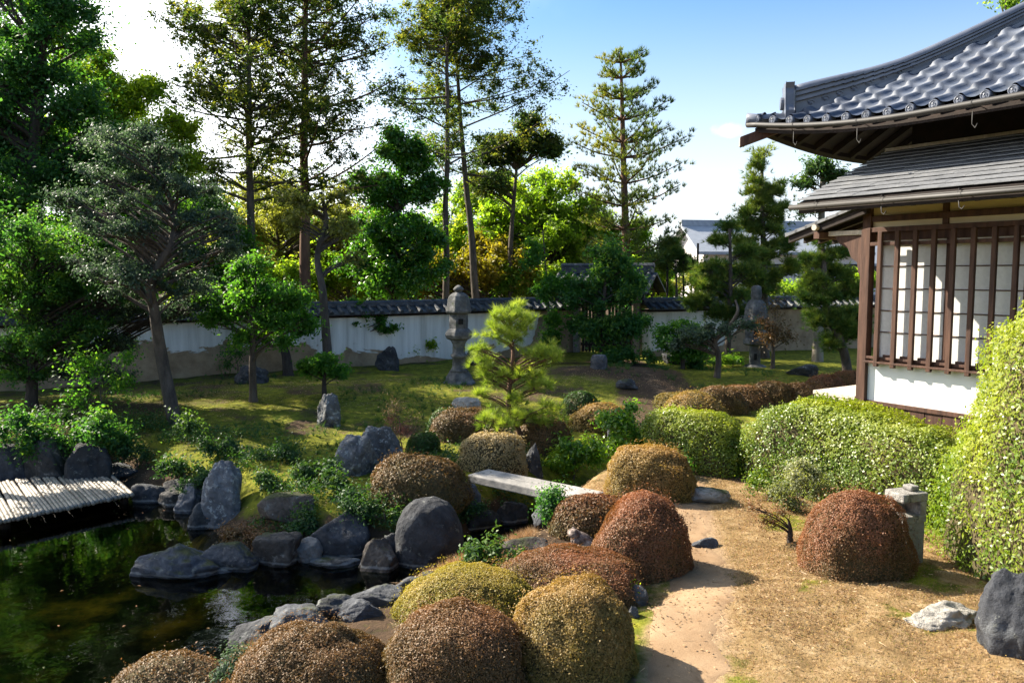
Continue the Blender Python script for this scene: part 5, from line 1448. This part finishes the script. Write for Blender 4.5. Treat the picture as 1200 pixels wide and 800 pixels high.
tree('thin small tree growing in front of the white plaster wall', [(416, 428), (417, 405), (424, 386), (428, 370)], None, [(432, 372, 32, 12), (402, 386, 20, 9), (450, 384, 18, 8), (418, 358, 20, 10)], 3600, .10, 'mid_leaf', 'bark_dark', .06, rc=.24, flat=.5)
tree('gnarled twisting bare-limbed tree rising over the wall', [(384, 420), (382, 390), (378, 340), (372, 300), (382, 260), (376, 225)], 18.2,
     [(400, 270, 30, 20), (350, 240, 34, 20), (345, 262, 30, 12), (395, 230, 30, 16), (410, 300, 18, 14)], 2600, .10, 'pale_leaf', 'bark', .13, rc=.38, flat=.6, limbs=1, fill=.9)
tree('dark bushy evergreen standing right in front of the roofed gate', [(705, 432), (706, 400), (708, 350), (712, 300)], 20.6,
     [(715, 310, 30, 28), (690, 345, 36, 24), (738, 340, 32, 22), (700, 385, 40, 22), (738, 385, 36, 22), (715, 415, 40, 14), (676, 335, 20, 14)], 17000, .12, 'dark_leaf', 'bark_dark', .09, rc=.42, flat=.65, vb=.1)
tree('thin drooping evergreen sapling between the lantern and the gate', [(642, 412), (643, 370), (640, 320), (636, 270)], 20.8, [(645, 330, 26, 14), (632, 345, 20, 12), (655, 375, 20, 10), (640, 395, 22, 12), (624, 300, 14, 22)], 4200, .12, 'mid_leaf', 'bark', .04, rc=.34, flat=.7, droop=.05)
tree('small glossy tree right of the gate along the far path', [(800, 432), (800, 408), (797, 385)], None, [(795, 385, 26, 14), (780, 400, 24, 12), (815, 396, 26, 14), (800, 412, 30, 8)], 7000, .11, 'mid_leaf', 'bark_dark', .06, rc=.34, flat=.6, vb=.05)
tree('low spreading tree with bare forked pale limbs left of the bell-capped lantern', [(840, 442), (842, 418), (838, 400), (850, 388), (864, 366), (862, 352)], None, [(822, 392, 40, 14), (800, 404, 22, 9), (846, 384, 24, 10), (876, 380, 20, 6)], 2600, .09, 'blue_leaf', 'bark', .075, rc=.3, flat=.5, limbs=1)
tree('leafless brown twiggy shrub right of the bell-capped lantern', [(905, 432), (906, 412), (904, 395)], None, [(905, 388, 26, 24), (890, 378, 18, 14), (924, 392, 18, 16), (905, 360, 18, 12)], 1700, .06, 'azalea_dark', 'bark', .06, name='shrub', cat='shrub', rc=.26, flat=.9, limbs=1, fill=1.8)
# pruned pines with layered pads
def pads(label, trunk, d, pl, n, L, mat='pine', bark='bark', r0=.1, needles=14, rc=.3, **k):
    k.setdefault('vb', .22); k.setdefault('jit', .1); pl = [(p_[0] + rng.uniform(-3, 3), p_[1] + rng.uniform(-3, 3), p_[2] * rng.uniform(.7, 1.0), p_[3] * 1.15) for p_ in pl]; rc *= .75; n = int(n * 1.25); L *= 1.1
    return tree(label, trunk, d, pl, n, L, mat, bark, r0, 'pine_tree', 'pine', rc=rc, flat=.5, dep=.9, kind='needle', asp=.085, needles=needles, fill=k.pop('fill', .9), shell=.55, **k)
pads('pruned pine with dense flat pads just left of the bell-capped lantern', [(852, 425), (854, 380), (856, 330), (855, 268)], 20.8,
     [(856, 268, 16, 8), (842, 285, 22, 7), (872, 290, 20, 7), (835, 312, 26, 8), (875, 318, 24, 8), (830, 335, 34, 8), (868, 345, 30, 8), (815, 352, 30, 8), (850, 362, 34, 8), (880, 362, 20, 8)], 3200, .15, r0=.11, rc=.32)
pads('tall tiered pine rising behind the bell-capped lantern', [(896, 420), (896, 360), (895, 300), (893, 240), (893, 195)], 22.5,
     [(893, 194, 14, 16), (883, 216, 22, 14), (905, 222, 22, 14), (893, 236, 26, 14), (876, 248, 26, 14), (910, 254, 28, 14), (890, 268, 30, 14), (868, 280, 28, 12), (916, 286, 30, 13), (890, 302, 34, 14), (920, 318, 28, 12), (870, 322, 28, 12), (892, 338, 38, 12)], 3200, .17, 'pine', r0=.12, rc=.36, fill=.75, vb=.34)
pads('wide pruned pine with drooping dark pads beside the tea house', [(992, 428), (985, 400), (968, 360), (966, 320), (964, 285)], 17.5,
     [(966, 284, 22, 9), (985, 296, 24, 9), (952, 305, 24, 8), (988, 318, 28, 9), (958, 328, 28, 9), (992, 345, 28, 10), (962, 352, 32, 9), (985, 372, 34, 10), (960, 376, 24, 8), (998, 392, 24, 8), (978, 400, 22, 8)], 4200, .13, r0=.12, rc=.3)
tree('pale-trunked tree standing between the tea house and its side pines', [(958, 415), (960, 370), (962, 300), (963, 230), (966, 190)], 21.5, [(960, 196, 26, 12), (945, 215, 18, 10), (978, 205, 22, 12), (955, 240, 22, 10), (985, 225, 18, 10)], 4200, .14, 'pine', 'bark_pale', .17, rc=.4, flat=.6, asp=.4)
pads('small pine held by bamboo stakes above the wall right of the gate', [(792, 410), (793, 360), (792, 310)], 25.2, [(790, 300, 30, 8), (775, 310, 20, 7), (808, 312, 22, 7), (790, 290, 18, 7)], 1600, .17, 'pine', r0=.07, rc=.34)
for px in (782, 801, 815):
    p0, p1 = at(px, 400, 25.0 + (px - 782) * .004), at(px + (3 if px == 815 else 0), 298 if px != 815 else 285, 25.0)
    p0[2] = hz(p0[0], p0[1]) - .1
    tag(MB().tube([p0, p1], .035, 8).build('garden_stake', M['wood_dark'], None, loc=(p0[0], p0[1], p0[2] + .1)), {782: 'dark upright stake left of the small staked pine', 801: 'dark upright stake right of the small staked pine', 815: 'taller leaning stake farthest right of the small staked pine'}[px], 'stake')
# tall whorled pine against the sky
def whorl_pine():
    d = 26.0
    pts = [at(px, py, d) for px, py in ((736, 400), (734, 300), (731, 200), (729, 120), (727, 62))]
    g0 = hz(pts[0][0], pts[0][1]); pts[0][2] = g0 - .1
    T = thing('pine_tree', 'tall slim pine with tiers of golden tufts standing alone against the sky', 'pine', (pts[0][0], pts[0][1], g0))
    sp = spline(pts, 60); rad = .17 * (1 - .82 * np.linspace(0, 1, 60)); tb = Tubes(); tb.add(sp, rad, 9)
    V, Fs, A, nv = [], [], [], 0
    for py, lpx, rpx in [(56, 20, 30), (74, 28, 36), (100, 32, 42), (124, 44, 50), (150, 56, 60), (168, 60, 66), (196, 62, 66), (226, 60, 62), (250, 50, 60), (278, 60, 70), (300, 60, 60)]:
        a0 = at(730, py + 18, d); j = int(np.argmin(np.abs(sp[:, 2] - a0[2]))); a = sp[j]; az0 = rng.uniform(0, 6.28)
        nb = 6 if py > 90 else 4
        for b_ in range(nb):
            az = az0 + b_ * 2 * math.pi / nb + rng.uniform(-.3, .3)
            ln = (lpx if math.cos(az) < 0 else rpx) * pxm(d) * rng.uniform(.8, 1.1)
            e = a + np.array([math.cos(az) * ln, math.sin(az) * ln, (.34 + rng.uniform(-.08, .1)) * ln])
            br = spline([a, a * .5 + e * .5 + np.array([0, 0, -.06 * ln]), e], 9); tb.add(br, np.linspace(.035, .012, 9), 5)
            sun_tint = np.clip(.5 - .5 * math.cos(az), 0, 1); m = int(20 + 20 * ln); cv = rng.random()  # branches on the sun side are coloured more golden, as if lit
            w = .35 + .68 * rng.random(m) ** .8
            P = np.array([br[min(8, int(q * 8))] for q in w]) + rdir(m) * np.array([.24, .24, .12]) * (.5 + .5 * ln)
            v, f = needle_geo(P, np.tile([[0, 0, .9]], (m, 1)) + .5 * rdir(m) + unit(e - a)[None] * .5, 13, .19, .022, .7)
            V.append(v); Fs.append(f + nv); nv += len(v); A.append(np.repeat(np.clip(.3 * rng.random(m) + .3 * cv + .38 * sun_tint, 0, 1), 39))
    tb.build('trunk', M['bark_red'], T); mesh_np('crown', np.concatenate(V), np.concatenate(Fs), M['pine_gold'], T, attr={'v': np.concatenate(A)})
whorl_pine()

# ---- tall conifers beyond the wall
gc = 'tall conifers beyond the wall'
conifer('tall conifer with a straight dark trunk, leftmost of the tall ones', [(296, 420), (294, 250), (292, 100), (291, 0)], 22.0, 13.4, 4.2, 2.8, 165, r0=.14, lowsparse=.25, group=gc)
conifer('tall conifer with a thick reddish trunk, second from left', [(356, 420), (357, 250), (357, 100), (358, 0)], 23.0, 14.0, 4.2, 2.9, 150, bark='bark_red', r0=.185, lowsparse=.45, group=gc, side=.2)
conifer('tall conifer with a slim pale trunk behind the tall lantern', [(523, 400), (523, 250), (524, 100), (526, 0)], 24.0, 13.6, 4.9, 2.5, 130, bark='bark', r0=.12, group=gc)
conifer('tall leaning conifer just right of the slim pale-trunked one', [(562, 400), (553, 280), (545, 200), (538, 120), (534, 30)], 25.5, 12.0, 4.9, 2.9, 120, bark='bark', r0=.15, group=gc, side=.35)
# ---- leafy trees behind the wall
gb = 'leafy trees beyond the wall'
tree('dense dark glossy evergreen behind the wall, left of the pale conifer trunks', [(462, 400), (463, 320), (464, 260), (470, 200)], 23.5, [(470, 175, 44, 34), (440, 220, 44, 34), (500, 215, 36, 40), (460, 270, 60, 34), (430, 310, 50, 26), (500, 300, 34, 34), (455, 330, 60, 24)], 24000, .15, 'glossy', 'bark_dark', .2, rc=.55, flat=.75, group=gb)
tree('rounded yellow-green tree behind the wall, left of the golden pine', [(650, 390), (648, 320), (640, 250)], 29, [(630, 235, 66, 42), (680, 255, 40, 40), (590, 270, 40, 40), (640, 290, 80, 40), (690, 300, 40, 34), (600, 320, 40, 30)], 26000, .17, 'yellow_leaf', 'bark', .22, rc=.6, flat=.7, group=gb)
tree('dark-topped broadleaf between the leaning conifer and the yellow tree', [(600, 390), (598, 300), (605, 200)], 27, [(612, 160, 40, 22), (640, 175, 30, 16), (585, 180, 36, 22), (620, 140, 20, 12), (570, 215, 40, 22)], 9000, .16, 'cypress', 'bark', .16, rc=.5, flat=.6, group=gb)
tree('pale hazy tree with thin straw-coloured leaves between the two left conifers', [(330, 400), (328, 320), (325, 260)], 28, [(320, 250, 60, 44), (390, 270, 60, 50), (300, 310, 60, 34), (420, 330, 50, 30)], 13000, .15, 'pale_leaf', 'bark', .12, rc=.6, flat=.8, group=gb)
tree('golden-leaved tree low behind the wall near the tall lantern', [(570, 395), (570, 350), (572, 310)], 27.5, [(575, 305, 60, 40), (520, 320, 36, 30), (480, 330, 40, 24), (625, 330, 40, 26)], 12000, .16, 'gold_leaf', 'bark', .12, rc=.5, flat=.8, group=gb)
tree('bright green tree low behind the wall near the reddish trunk', [(410, 400), (410, 360), (405, 320)], 26, [(400, 315, 36, 26), (370, 335, 30, 20), (430, 340, 34, 18), (445, 300, 26, 24)], 9000, .16, 'yellow_leaf', 'bark', .12, rc=.5, flat=.8, group=gb)
tree('huge dark tree filling the upper left corner', [(40, 420), (42, 300), (40, 200), (50, 60)], 18.5, [(30, 60, 66, 60), (80, 110, 56, 56), (10, 160, 70, 60), (110, 180, 56, 50), (50, 220, 80, 50), (0, 260, 60, 50), (-60, 100, 80, 80), (-70, 220, 80, 70), (60, -20, 44, 40), (10, -60, 70, 60), (90, 30, 40, 40)], 42000, .125, 'dark_leaf', 'bark_dark', .32, rc=.7, flat=.75, limbs=.6)
tree('yellow-topped tree beside the huge dark tree at upper left', [(140, 420), (138, 300), (120, 160)], 20.5, [(118, 80, 34, 26), (140, 120, 40, 30), (170, 110, 26, 22), (160, 170, 44, 34), (200, 150, 34, 24), (110, 150, 40, 30), (220, 190, 34, 24)], 17000, .13, 'yellow_leaf', 'bark', .18, rc=.5, vb=.2, flat=.7, group=gb)
tree('green middling tree between the spreading grey tree and the first conifer', [(240, 420), (240, 330), (235, 260)], 21.5, [(235, 250, 50, 34), (270, 290, 40, 30), (210, 300, 50, 34), (250, 330, 60, 24), (190, 240, 40, 30)], 13000, .13, 'mid_leaf', 'bark', .15, rc=.5, flat=.7, group=gb)
tree('green undergrowth tree behind the wall at far left', [(60, 420), (60, 360), (60, 320)], 20, [(40, 310, 80, 44), (130, 320, 60, 34), (0, 350, 70, 30), (90, 270, 60, 34)], 16000, .13, 'mid_leaf', 'bark', .15, rc=.55, flat=.7, group=gb, vb=-.1)
tree('loose green tree behind the gate roof', [(700, 390), (700, 320), (705, 280)], 30, [(700, 270, 36, 26), (670, 300, 40, 30), (760, 310, 34, 24), (745, 280, 30, 22)], 9000, .17, 'yellow_leaf', 'bark', .14, rc=.55, flat=.7, group=gb, vb=-.05)
tree('low orange-tinted shrubbery in front of the white gabled house', [(815, 360), (815, 345), (815, 330)], 34, [(815, 325, 30, 16), (780, 335, 26, 14), (842, 340, 24, 12)], 3600, .17, 'pale_leaf', 'bark', .08, rc=.5, flat=.8, group=gb, vb=.1)
tree('low green tree beyond the right-hand wall beside the tea house', [(930, 370), (930, 350), (930, 335)], 33, [(925, 338, 36, 10), (965, 335, 40, 14), (1000, 330, 30, 20)], 4500, .17, 'yellow_leaf', 'bark', .08, rc=.5, flat=.7, group=gb)
for lb, tr, dd, el, nl, mt, vb in [
  ('yellow-green tree low behind the wall at far left, under the huge dark tree', [(-20, 420), (-18, 350), (-15, 300)], 22, [(-20, 300, 60, 40), (40, 330, 60, 34), (20, 270, 50, 40), (90, 340, 40, 24)], 12000, 'yellow_leaf', -.1),
  ('mid-green tree behind the crown of the spreading grey tree', [(160, 420), (160, 330), (165, 260)], 23, [(160, 230, 60, 44), (110, 260, 56, 40), (200, 270, 50, 36), (150, 310, 70, 34), (230, 240, 40, 34)], 16000, 'mid_leaf', 0),
  ('bright leafy tree low between the first conifer and the slim green tree', [(262, 420), (262, 360), (262, 330)], 24, [(262, 325, 40, 26), (300, 335, 40, 24), (225, 335, 36, 22), (330, 325, 36, 26)], 11000, 'yellow_leaf', .05),
  ('yellowish hazy tree behind the first two conifers', [(310, 400), (310, 330), (305, 260)], 33, [(310, 240, 60, 50), (270, 290, 50, 50), (350, 300, 60, 50), (400, 300, 50, 40), (420, 270, 40, 34)], 15000, 'pale_leaf', .1),
  ('bright lime tree between the dark evergreen and the leaning conifer', [(530, 400), (530, 330), (530, 280)], 31, [(525, 270, 44, 44), (560, 300, 40, 36), (500, 310, 44, 30), (550, 240, 30, 34)], 11000, 'yellow_leaf', .1),
  ('dark green tree behind the golden one right of the leaning conifer', [(600, 400), (600, 330), (598, 260)], 34, [(590, 250, 50, 44), (640, 260, 50, 40), (610, 300, 70, 40), (560, 310, 40, 36), (670, 320, 50, 30)], 15000, 'mid_leaf', .05),
  ('tall green tree at the far left edge above the dark crown', [(-60, 420), (-60, 200), (-55, 60)], 24, [(-50, 40, 70, 60), (-10, 120, 60, 70), (-30, -40, 80, 70), (30, 190, 60, 50), (50, -70, 60, 50)], 16000, 'mid_leaf', -.1),
  ('feathery green tree top beside the yellow-topped one at upper left', [(95, 420), (95, 250), (92, 120)], 25, [(90, 60, 40, 36), (60, 20, 44, 40), (130, 140, 44, 40), (180, 200, 46, 40), (80, 170, 60, 50)], 14000, 'yellow_leaf', -.05),
  ('olive-green tree behind the wall left of the gate roof', [(655, 400), (655, 350), (655, 330)], 27, [(650, 330, 34, 18), (620, 338, 30, 14), (600, 330, 30, 20)], 7000, 'yellow_leaf', 0),
  ('light green tree beyond the wall between gate roof and staked pine', [(765, 380), (765, 340), (765, 310)], 31, [(765, 318, 24, 20), (748, 305, 24, 20), (780, 335, 20, 14)], 5000, 'yellow_leaf', .05)]:
    tree(lb, tr, dd, el, nl, .15, mt, 'bark', .15, rc=.55, flat=.75, group=gb, vb=vb, limbs=.7)
# trees past the left edge of the view, whose shade falls over the pond
tree('broad evergreen past the left edge whose shade falls on the pond', [(-150, 520), (-150, 420), (-145, 330)], 10.8, [(-140, 300, 100, 60), (-60, 260, 70, 50), (-180, 220, 90, 60), (-110, 180, 70, 40), (-90, 330, 60, 40), (-200, 60, 90, 60), (-150, 120, 90, 50), (-220, 140, 90, 70)], 21000, .10, 'dark_leaf', 'bark_dark', .2, rc=.6, flat=.7, limbs=.5)
tree('dense evergreen past the left edge in front of the wall, shading the moss', [(-110, 480), (-108, 400), (-104, 330)], 15.6, [(-110, 250, 70, 60), (-70, 300, 60, 50), (-150, 200, 70, 60), (-100, 170, 60, 50), (-60, 220, 50, 40)], 14000, .11, 'dark_leaf', 'bark_dark', .16, rc=.6, flat=.7, limbs=.5)
# tree behind the tea house whose tip shows over the roof ridge
tree('green tree whose tip shows above the tea house ridge', [(1190, 300), (1190, 200), (1185, 100), (1182, 40)], 17, [(1180, 10, 14, 12), (1190, -30, 40, 30), (1215, 30, 20, 30)], 4000, .1, 'yellow_leaf', 'bark', .12, rc=.35, flat=.7)

# ---- shrubs
def shrub(label, cx, by, ells, n, L, mat, stems=5, name='shrub', group=None, rc=.16, vb=0, asp=.5, bark='twig', flat=.8, fill=1.0, lift=14, shell=.5, r0=.016):
    g = G(cx, by)
    return tree(label, [(cx, by), (cx + 1, by - lift * .5), (cx - 1, by - lift)], g[1], ells, n, L, mat, bark, r0, name, 'shrub', group, rc=rc, flat=flat, dep=.9, vb=vb, asp=asp, fill=fill, jit=.01, limbs=1, minz=.03, shell=shell)
shrub('glossy bright green camellia shrub left of the tan azalea dome', 672, 560, [(672, 535, 34, 22), (655, 545, 22, 14), (695, 530, 22, 20)], 3600, .06, 'glossy', rc=.15, vb=.45)
shrub('leafy camellia with blue-green glossy leaves above the bridge', 735, 540, [(735, 500, 30, 22), (712, 492, 24, 14), (750, 515, 22, 18), (722, 525, 30, 14), (738, 478, 14, 10)], 3600, .06, 'glossy', rc=.16, vb=.3)
shrub('low bright yellow-green plant beside the bridge slab', 650, 548, [(650, 535, 18, 10), (640, 545, 14, 8)], 1300, .05, 'yellow_leaf', rc=.1, vb=.25)
shrub('dark bushy little conifer-like shrub in front of the bridge slab', 648, 618, [(648, 585, 17, 16), (642, 600, 16, 14), (655, 602, 14, 12)], 4600, .032, 'dark_leaf', rc=.12, vb=.15)
shrub('silvery airy shrub against the hedge behind the twisted azalea stem', 935, 596, [(935, 556, 38, 24), (915, 570, 24, 14), (958, 572, 24, 18), (930, 585, 36, 8)], 5200, .03, 'silver_leaf', rc=.15, vb=.1)
shrub('light green bushy shrub at the foot of the long hedge', 900, 585, [(898, 562, 26, 12), (915, 574, 18, 10)], 2600, .034, 'hedge', rc=.12)
shrub('bare twisted stem with few leaves on the dry grass left of the russet dome', 925, 635, [(900, 612, 26, 14), (880, 596, 16, 12), (915, 600, 20, 12)], 1100, .02, 'azalea_red', rc=.14, bark='bark_dark', fill=2.2, lift=26, r0=.034)
shrub('red-stemmed leafless shrub beside the crinkled grey rock', 470, 530, [(470, 505, 20, 16), (458, 492, 16, 12)], 900, .03, 'red_twig', rc=.16, bark='bark_red', fill=2.0, asp=.2)
shrub('dry straw-coloured airy shrub on the moss above the crinkled rock', 468, 505, [(465, 480, 26, 20), (480, 492, 22, 14)], 700, .03, 'dry_blade', rc=.2, fill=1.6, asp=.2)
shrub('fine-leaved green shrub leaning over the big round boulder', 540, 610, [(532, 588, 24, 14), (556, 592, 20, 14), (545, 604, 22, 10)], 2400, .034, 'fern', rc=.13, vb=.05)
shrub('yellow-tipped leafy shrub sprouting at the pond inlet', 562, 668, [(556, 650, 26, 18), (585, 640, 22, 14), (545, 664, 18, 10), (600, 655, 14, 10)], 2400, .04, 'fern', rc=.12, vb=.2)
shrub('bright fern-like plant growing under the two-lobed rock', 405, 578, [(400, 562, 34, 12), (430, 572, 26, 10)], 2200, .045, 'fern', rc=.14, vb=.12)
shrub('leafy green bank shrub left of the big round boulder', 450, 612, [(440, 596, 38, 14), (465, 606, 22, 10), (410, 594, 24, 12)], 3200, .036, 'fern', rc=.15)
shrub('grey-brown reddish plant covering the low shore rocks', 292, 650, [(285, 628, 36, 10), (310, 632, 26, 8), (262, 632, 20, 8)], 2600, .028, 'azalea_dark', rc=.12, vb=.1)
shrub('bright green shrub at the foot of the spreading grey tree', 215, 560, [(222, 500, 12, 22), (205, 548, 24, 14), (240, 552, 24, 14)], 2400, .055, 'fern', rc=.16, vb=.15)
shrub('green ferny tuft right of the standing stone', 305, 575, [(300, 562, 26, 10), (325, 566, 20, 10)], 1500, .045, 'fern', rc=.14, vb=.05)
shrub('lush green tuft on the sunlit moss slope above the flat-topped stone', 370, 565, [(368, 550, 26, 10), (350, 555, 20, 8), (385, 545, 16, 8)], 1800, .045, 'fern', rc=.14, vb=.2)
shrub('dark leafy shrub behind the bamboo deck', 120, 535, [(120, 500, 44, 22), (90, 515, 36, 16), (150, 515, 30, 16)], 4200, .06, 'dark_leaf', rc=.22, vb=.05, lift=30)
shrub('shadowed leafy shrub at the left edge behind the deck', 20, 540, [(20, 505, 44, 22), (50, 520, 36, 14)], 4200, .06, 'dark_leaf', rc=.22, lift=30)
shrub('sparse angular shrub with pale crooked branches before the wall at left', 118, 500, [(110, 430, 40, 30), (140, 450, 30, 24), (85, 465, 30, 20), (150, 420, 26, 18)], 1500, .06, 'mid_leaf', rc=.26, bark='bark', fill=1.2, lift=50, vb=.05)
shrub('twiggy shrub at the wall left of the slim-trunked tree', 278, 440, [(278, 412, 26, 16), (268, 425, 20, 10)], 700, .06, 'dark_leaf', rc=.3, fill=1.4, lift=20)
shrub('yellow-green leafy shrub beside the dark pointed rock at the wall', 488, 424, [(485, 409, 24, 7), (505, 400, 10, 10)], 1300, .08, 'yellow_leaf', rc=.22, lift=14)
shrub('blue-green shrub at the pond edge near the bottom of the view', 300, 800, [(292, 772, 40, 18), (270, 785, 28, 12)], 3400, .022, 'blue_leaf', rc=.09, lift=24)
shrub('green clump of long leaves under the bell-capped lantern pines', 858, 430, [(858, 422, 26, 7), (838, 424, 14, 5)], 1200, .12, 'mid_leaf', rc=.22, asp=.16, vb=.2, lift=8)
shrub('low green shrub in the shade right of the gate', 835, 432, [(820, 425, 26, 6), (770, 420, 20, 6)], 1500, .09, 'dark_leaf', rc=.25, lift=8)
shrub('small plant with big yellow leaves on the path edge stones', 746, 706, [(742, 690, 8, 8), (750, 698, 6, 6)], 60, .04, 'yellow_leaf', rc=.05, vb=.3, lift=12)
shrub('glossy-leaved low shrub left of the stepping stone by the low hedge', 795, 560, [(795, 545, 18, 12), (780, 552, 14, 8)], 1200, .05, 'glossy', rc=.13)

for cx, by, el, n_, lb in [(160, 548, [(160, 528, 30, 12), (185, 540, 20, 10)], 2400, 'dark fern clump between the bamboo deck and the grey tree trunk'),
  (255, 535, [(255, 520, 30, 10), (275, 528, 22, 8)], 2200, 'green bank plant right of the grey tree trunk'),
  (60, 515, [(60, 490, 34, 16), (95, 500, 26, 12)], 2600, 'dark leafy shrub under the slender shaded tree'),
  (335, 540, [(335, 528, 26, 9), (315, 534, 20, 7)], 1800, 'low green plant on the moss slope below the slim-trunked tree'),
  (250, 575, [(240, 560, 26, 10), (222, 568, 18, 8)], 2000, 'leafy tuft behind the tall standing stone'),
  (425, 590, [(425, 580, 24, 9), (392, 586, 24, 9)], 2400, 'green plant between the flat-topped stone and the wide dark dome'),
  (360, 622, [(362, 612, 20, 8), (350, 620, 14, 6)], 1300, 'yellowish sprig above the small round pale stone')]:
    shrub(lb, cx, by, el, n_, .042, 'fern', rc=.14, vb=rng.uniform(-.2, .02))
# ---- what nobody could count
def scatter(n, xr, yr, mask):
    x = rng.uniform(*xr, n * 4); y = rng.uniform(*yr, n * 4)
    m = mask(x, y); k = rng.random(len(x)) < m
    return x[k][:n], y[k][:n]
def in_view(x, y, mg=1.06):
    return (np.abs(x) < y * .643 * mg + .3)
def blades(name, x, y, L, Wd, mat, k=3, spread=.7, v=None):
    z = height(x, y)
    P = np.column_stack([x, y, z - .004])
    V, Fs = needle_geo(P, np.tile([[0, 0, 1.0]], (len(x), 1)), k, L, Wd, spread)
    vv = np.clip(.5 * rng.random(len(x)) + .5 * (n2(x, y, 1.6, 41) * .5 + .5), 0, 1) if v is None else v
    tag(mesh_np(name, V, Fs, M[mat], None, attr={'v': np.repeat(vv, 3 * k)}), kind='stuff')
offp = lambda x, y: sstep((poly_d(x, y, PATH) - .16) / .25)
dry = lambda x, y: in_view(x, y) * sstep((x - .6 + .18 * (y - 6)) / .8) * sstep((9.6 - y) / 1.2) * (.35 + .65 * (n2(x, y, 3, 51) > -.2)) * (pond_sd(x, y) > .3) * offp(x, y)
x, y = scatter(52000, (-.5, 4.6), (4.0, 9.6), dry)
blades('dry_grass', x, y, .024, .004, 'dry_blade', 3, 1.6)
x, y = scatter(9000, (-.5, 4.6), (4.0, 9.6), lambda x, y: dry(x, y) * (n2(x, y, 2.2, 52) > .25))
blades('moss_tufts', x, y, .016, .004, 'moss_blade', 3, 1.1)
mossy = lambda x, y: in_view(x, y) * (pond_sd(x, y) > .6) * ((x < .4 + .18 * (y - 9)) | (y > 13)) * (.3 + .7 * (n2(x, y, 2.5, 53) > -.3)) * offp(x, y)
x, y = scatter(52000, (-9, 9), (8.8, 21), mossy)
blades('moss', x, y, .022, .007, 'moss_blade', 3, 1.2)
bank = lambda x, y: in_view(x, y) * ((pond_sd(x, y) > .12) & (pond_sd(x, y) < 2.0)) * (x < .3) * (y > 7.6) * (n2(x, y, 1.7, 54) > -.12) * sstep((2.2 - pond_sd(x, y)) / 1.4)
x, y = scatter(26000, (-8, .4), (7.6, 13), bank)
P = np.column_stack([x, y, height(x, y) + .02 + .13 * rng.random(len(x)) ** 1.5])
V, Fs = leaf_geo(P, unit(np.array([0, 0, .7]) + .8 * rdir(len(P))), .045, .02)
tag(mesh_np('ground_cover', V, Fs, M['fern'], None, attr={'v': np.repeat(np.clip(.6 * rng.random(len(x)) + .4 * (n2(x, y, 2, 55) * .5 + .5), 0, 1), 4)}), kind='stuff')
x, y = scatter(110, (-6, .3), (4.5, 9.5), lambda x, y: in_view(x, y) * (pond_sd(x, y) < -.08) * (.15 + .85 * (n2(x, y, .9, 58) > .25)))
P = np.column_stack([x, y, np.full(len(x), WZ + .004)])
V, Fs = leaf_geo(P, unit(np.array([0, 0, 1.0]) + .06 * rdir(len(P))), .034, .017)
tag(mesh_np('floating_leaves', V, Fs, M['azalea_dark'], None, attr={'v': np.repeat(rng.random(len(x)), 4)}), kind='stuff')
x, y = scatter(900, (-8, 6), (9.5, 19), lambda x, y: mossy(x, y) * (n2(x, y, .7, 59) > .0))
blades('grass_tufts', x, y, .13, .006, 'fern', 16, .75)
# litter: fallen leaves
lit = lambda x, y: in_view(x, y) * (pond_sd(x, y) > .2) * (.25 + .75 * (n2(x, y, 1.3, 56) > .1))
x, y = scatter(15000, (-7, 5), (4, 17), lit)
P = np.column_stack([x, y, height(x, y) + .012 + .01 * rng.random(len(x))])
V, Fs = leaf_geo(P, unit(np.array([0, 0, 1.0]) + .35 * rdir(len(P))), .026, .013)
tag(mesh_np('fallen_leaves', V, Fs, M['dry_blade'], None, attr={'v': np.repeat(rng.random(len(x)), 4)}), kind='stuff')
x, y = scatter(9000, (0, 4.6), (4, 9.4), lambda x, y: dry(x, y))
P = np.column_stack([x, y, height(x, y) + .008 + .012 * rng.random(len(x))])
V, Fs = leaf_geo(P, unit(np.array([0, 0, 1.0]) + .5 * rdir(len(P))), .016, .009)
tag(mesh_np('clippings', V, Fs, M['azalea_olive'], None, attr={'v': np.repeat(.3 + .7 * rng.random(len(x)), 4)}), kind='stuff')
x, y = scatter(900, (-1, 4.6), (4, 9.4), lambda x, y: in_view(x, y) * (pond_sd(x, y) > .3))
an = rng.uniform(0, 6.28, len(x))
P = np.column_stack([x, y, height(x, y) + .016]); D = np.column_stack([np.cos(an), np.sin(an), rng.uniform(-.05, .12, len(x))])
V, Fs = needle_geo(P, D, 1, .085, .005, .05)
tag(mesh_np('fallen_twigs', V, Fs, M['dry_blade'], None, attr={'v': np.repeat(rng.random(len(x)), 3)}), kind='stuff')
# straw on the near shore
shore = lambda x, y: in_view(x, y) * ((pond_sd(x, y) > .25) & (pond_sd(x, y) < 1.0)) * (y < 7.6) * (x > -2.6) * (n2(x, y, 2.1, 57) > -.15)
x, y = scatter(9000, (-2.6, .2), (4.6, 7.6), shore)
blades('dry_straw', x, y, .10, .004, 'dry_blade', 4, .9)
# far wood, one mass behind everything
n = 26000
x = rng.uniform(-75, 60, n); y = rng.uniform(62, 84, n)
tp = 4.5 + 2.6 * n2(x, y, .09, 61) + 1.2 * n2(x, y, .35, 62)
tp = np.where(x > 8, tp * .62, tp + 1.5)
P = np.column_stack([x, y, tp * rng.random(n) ** .6])
V, Fs = leaf_geo(P, rdir(n), 1.0, .6)
tag(mesh_np('far_wood', V, Fs, M['mid_leaf'], None, attr={'v': np.repeat(np.clip(.6 * rng.random(n) + .4 * (n2(x, y, .2, 63) * .5 + .5), 0, 1), 4)}), kind='stuff')
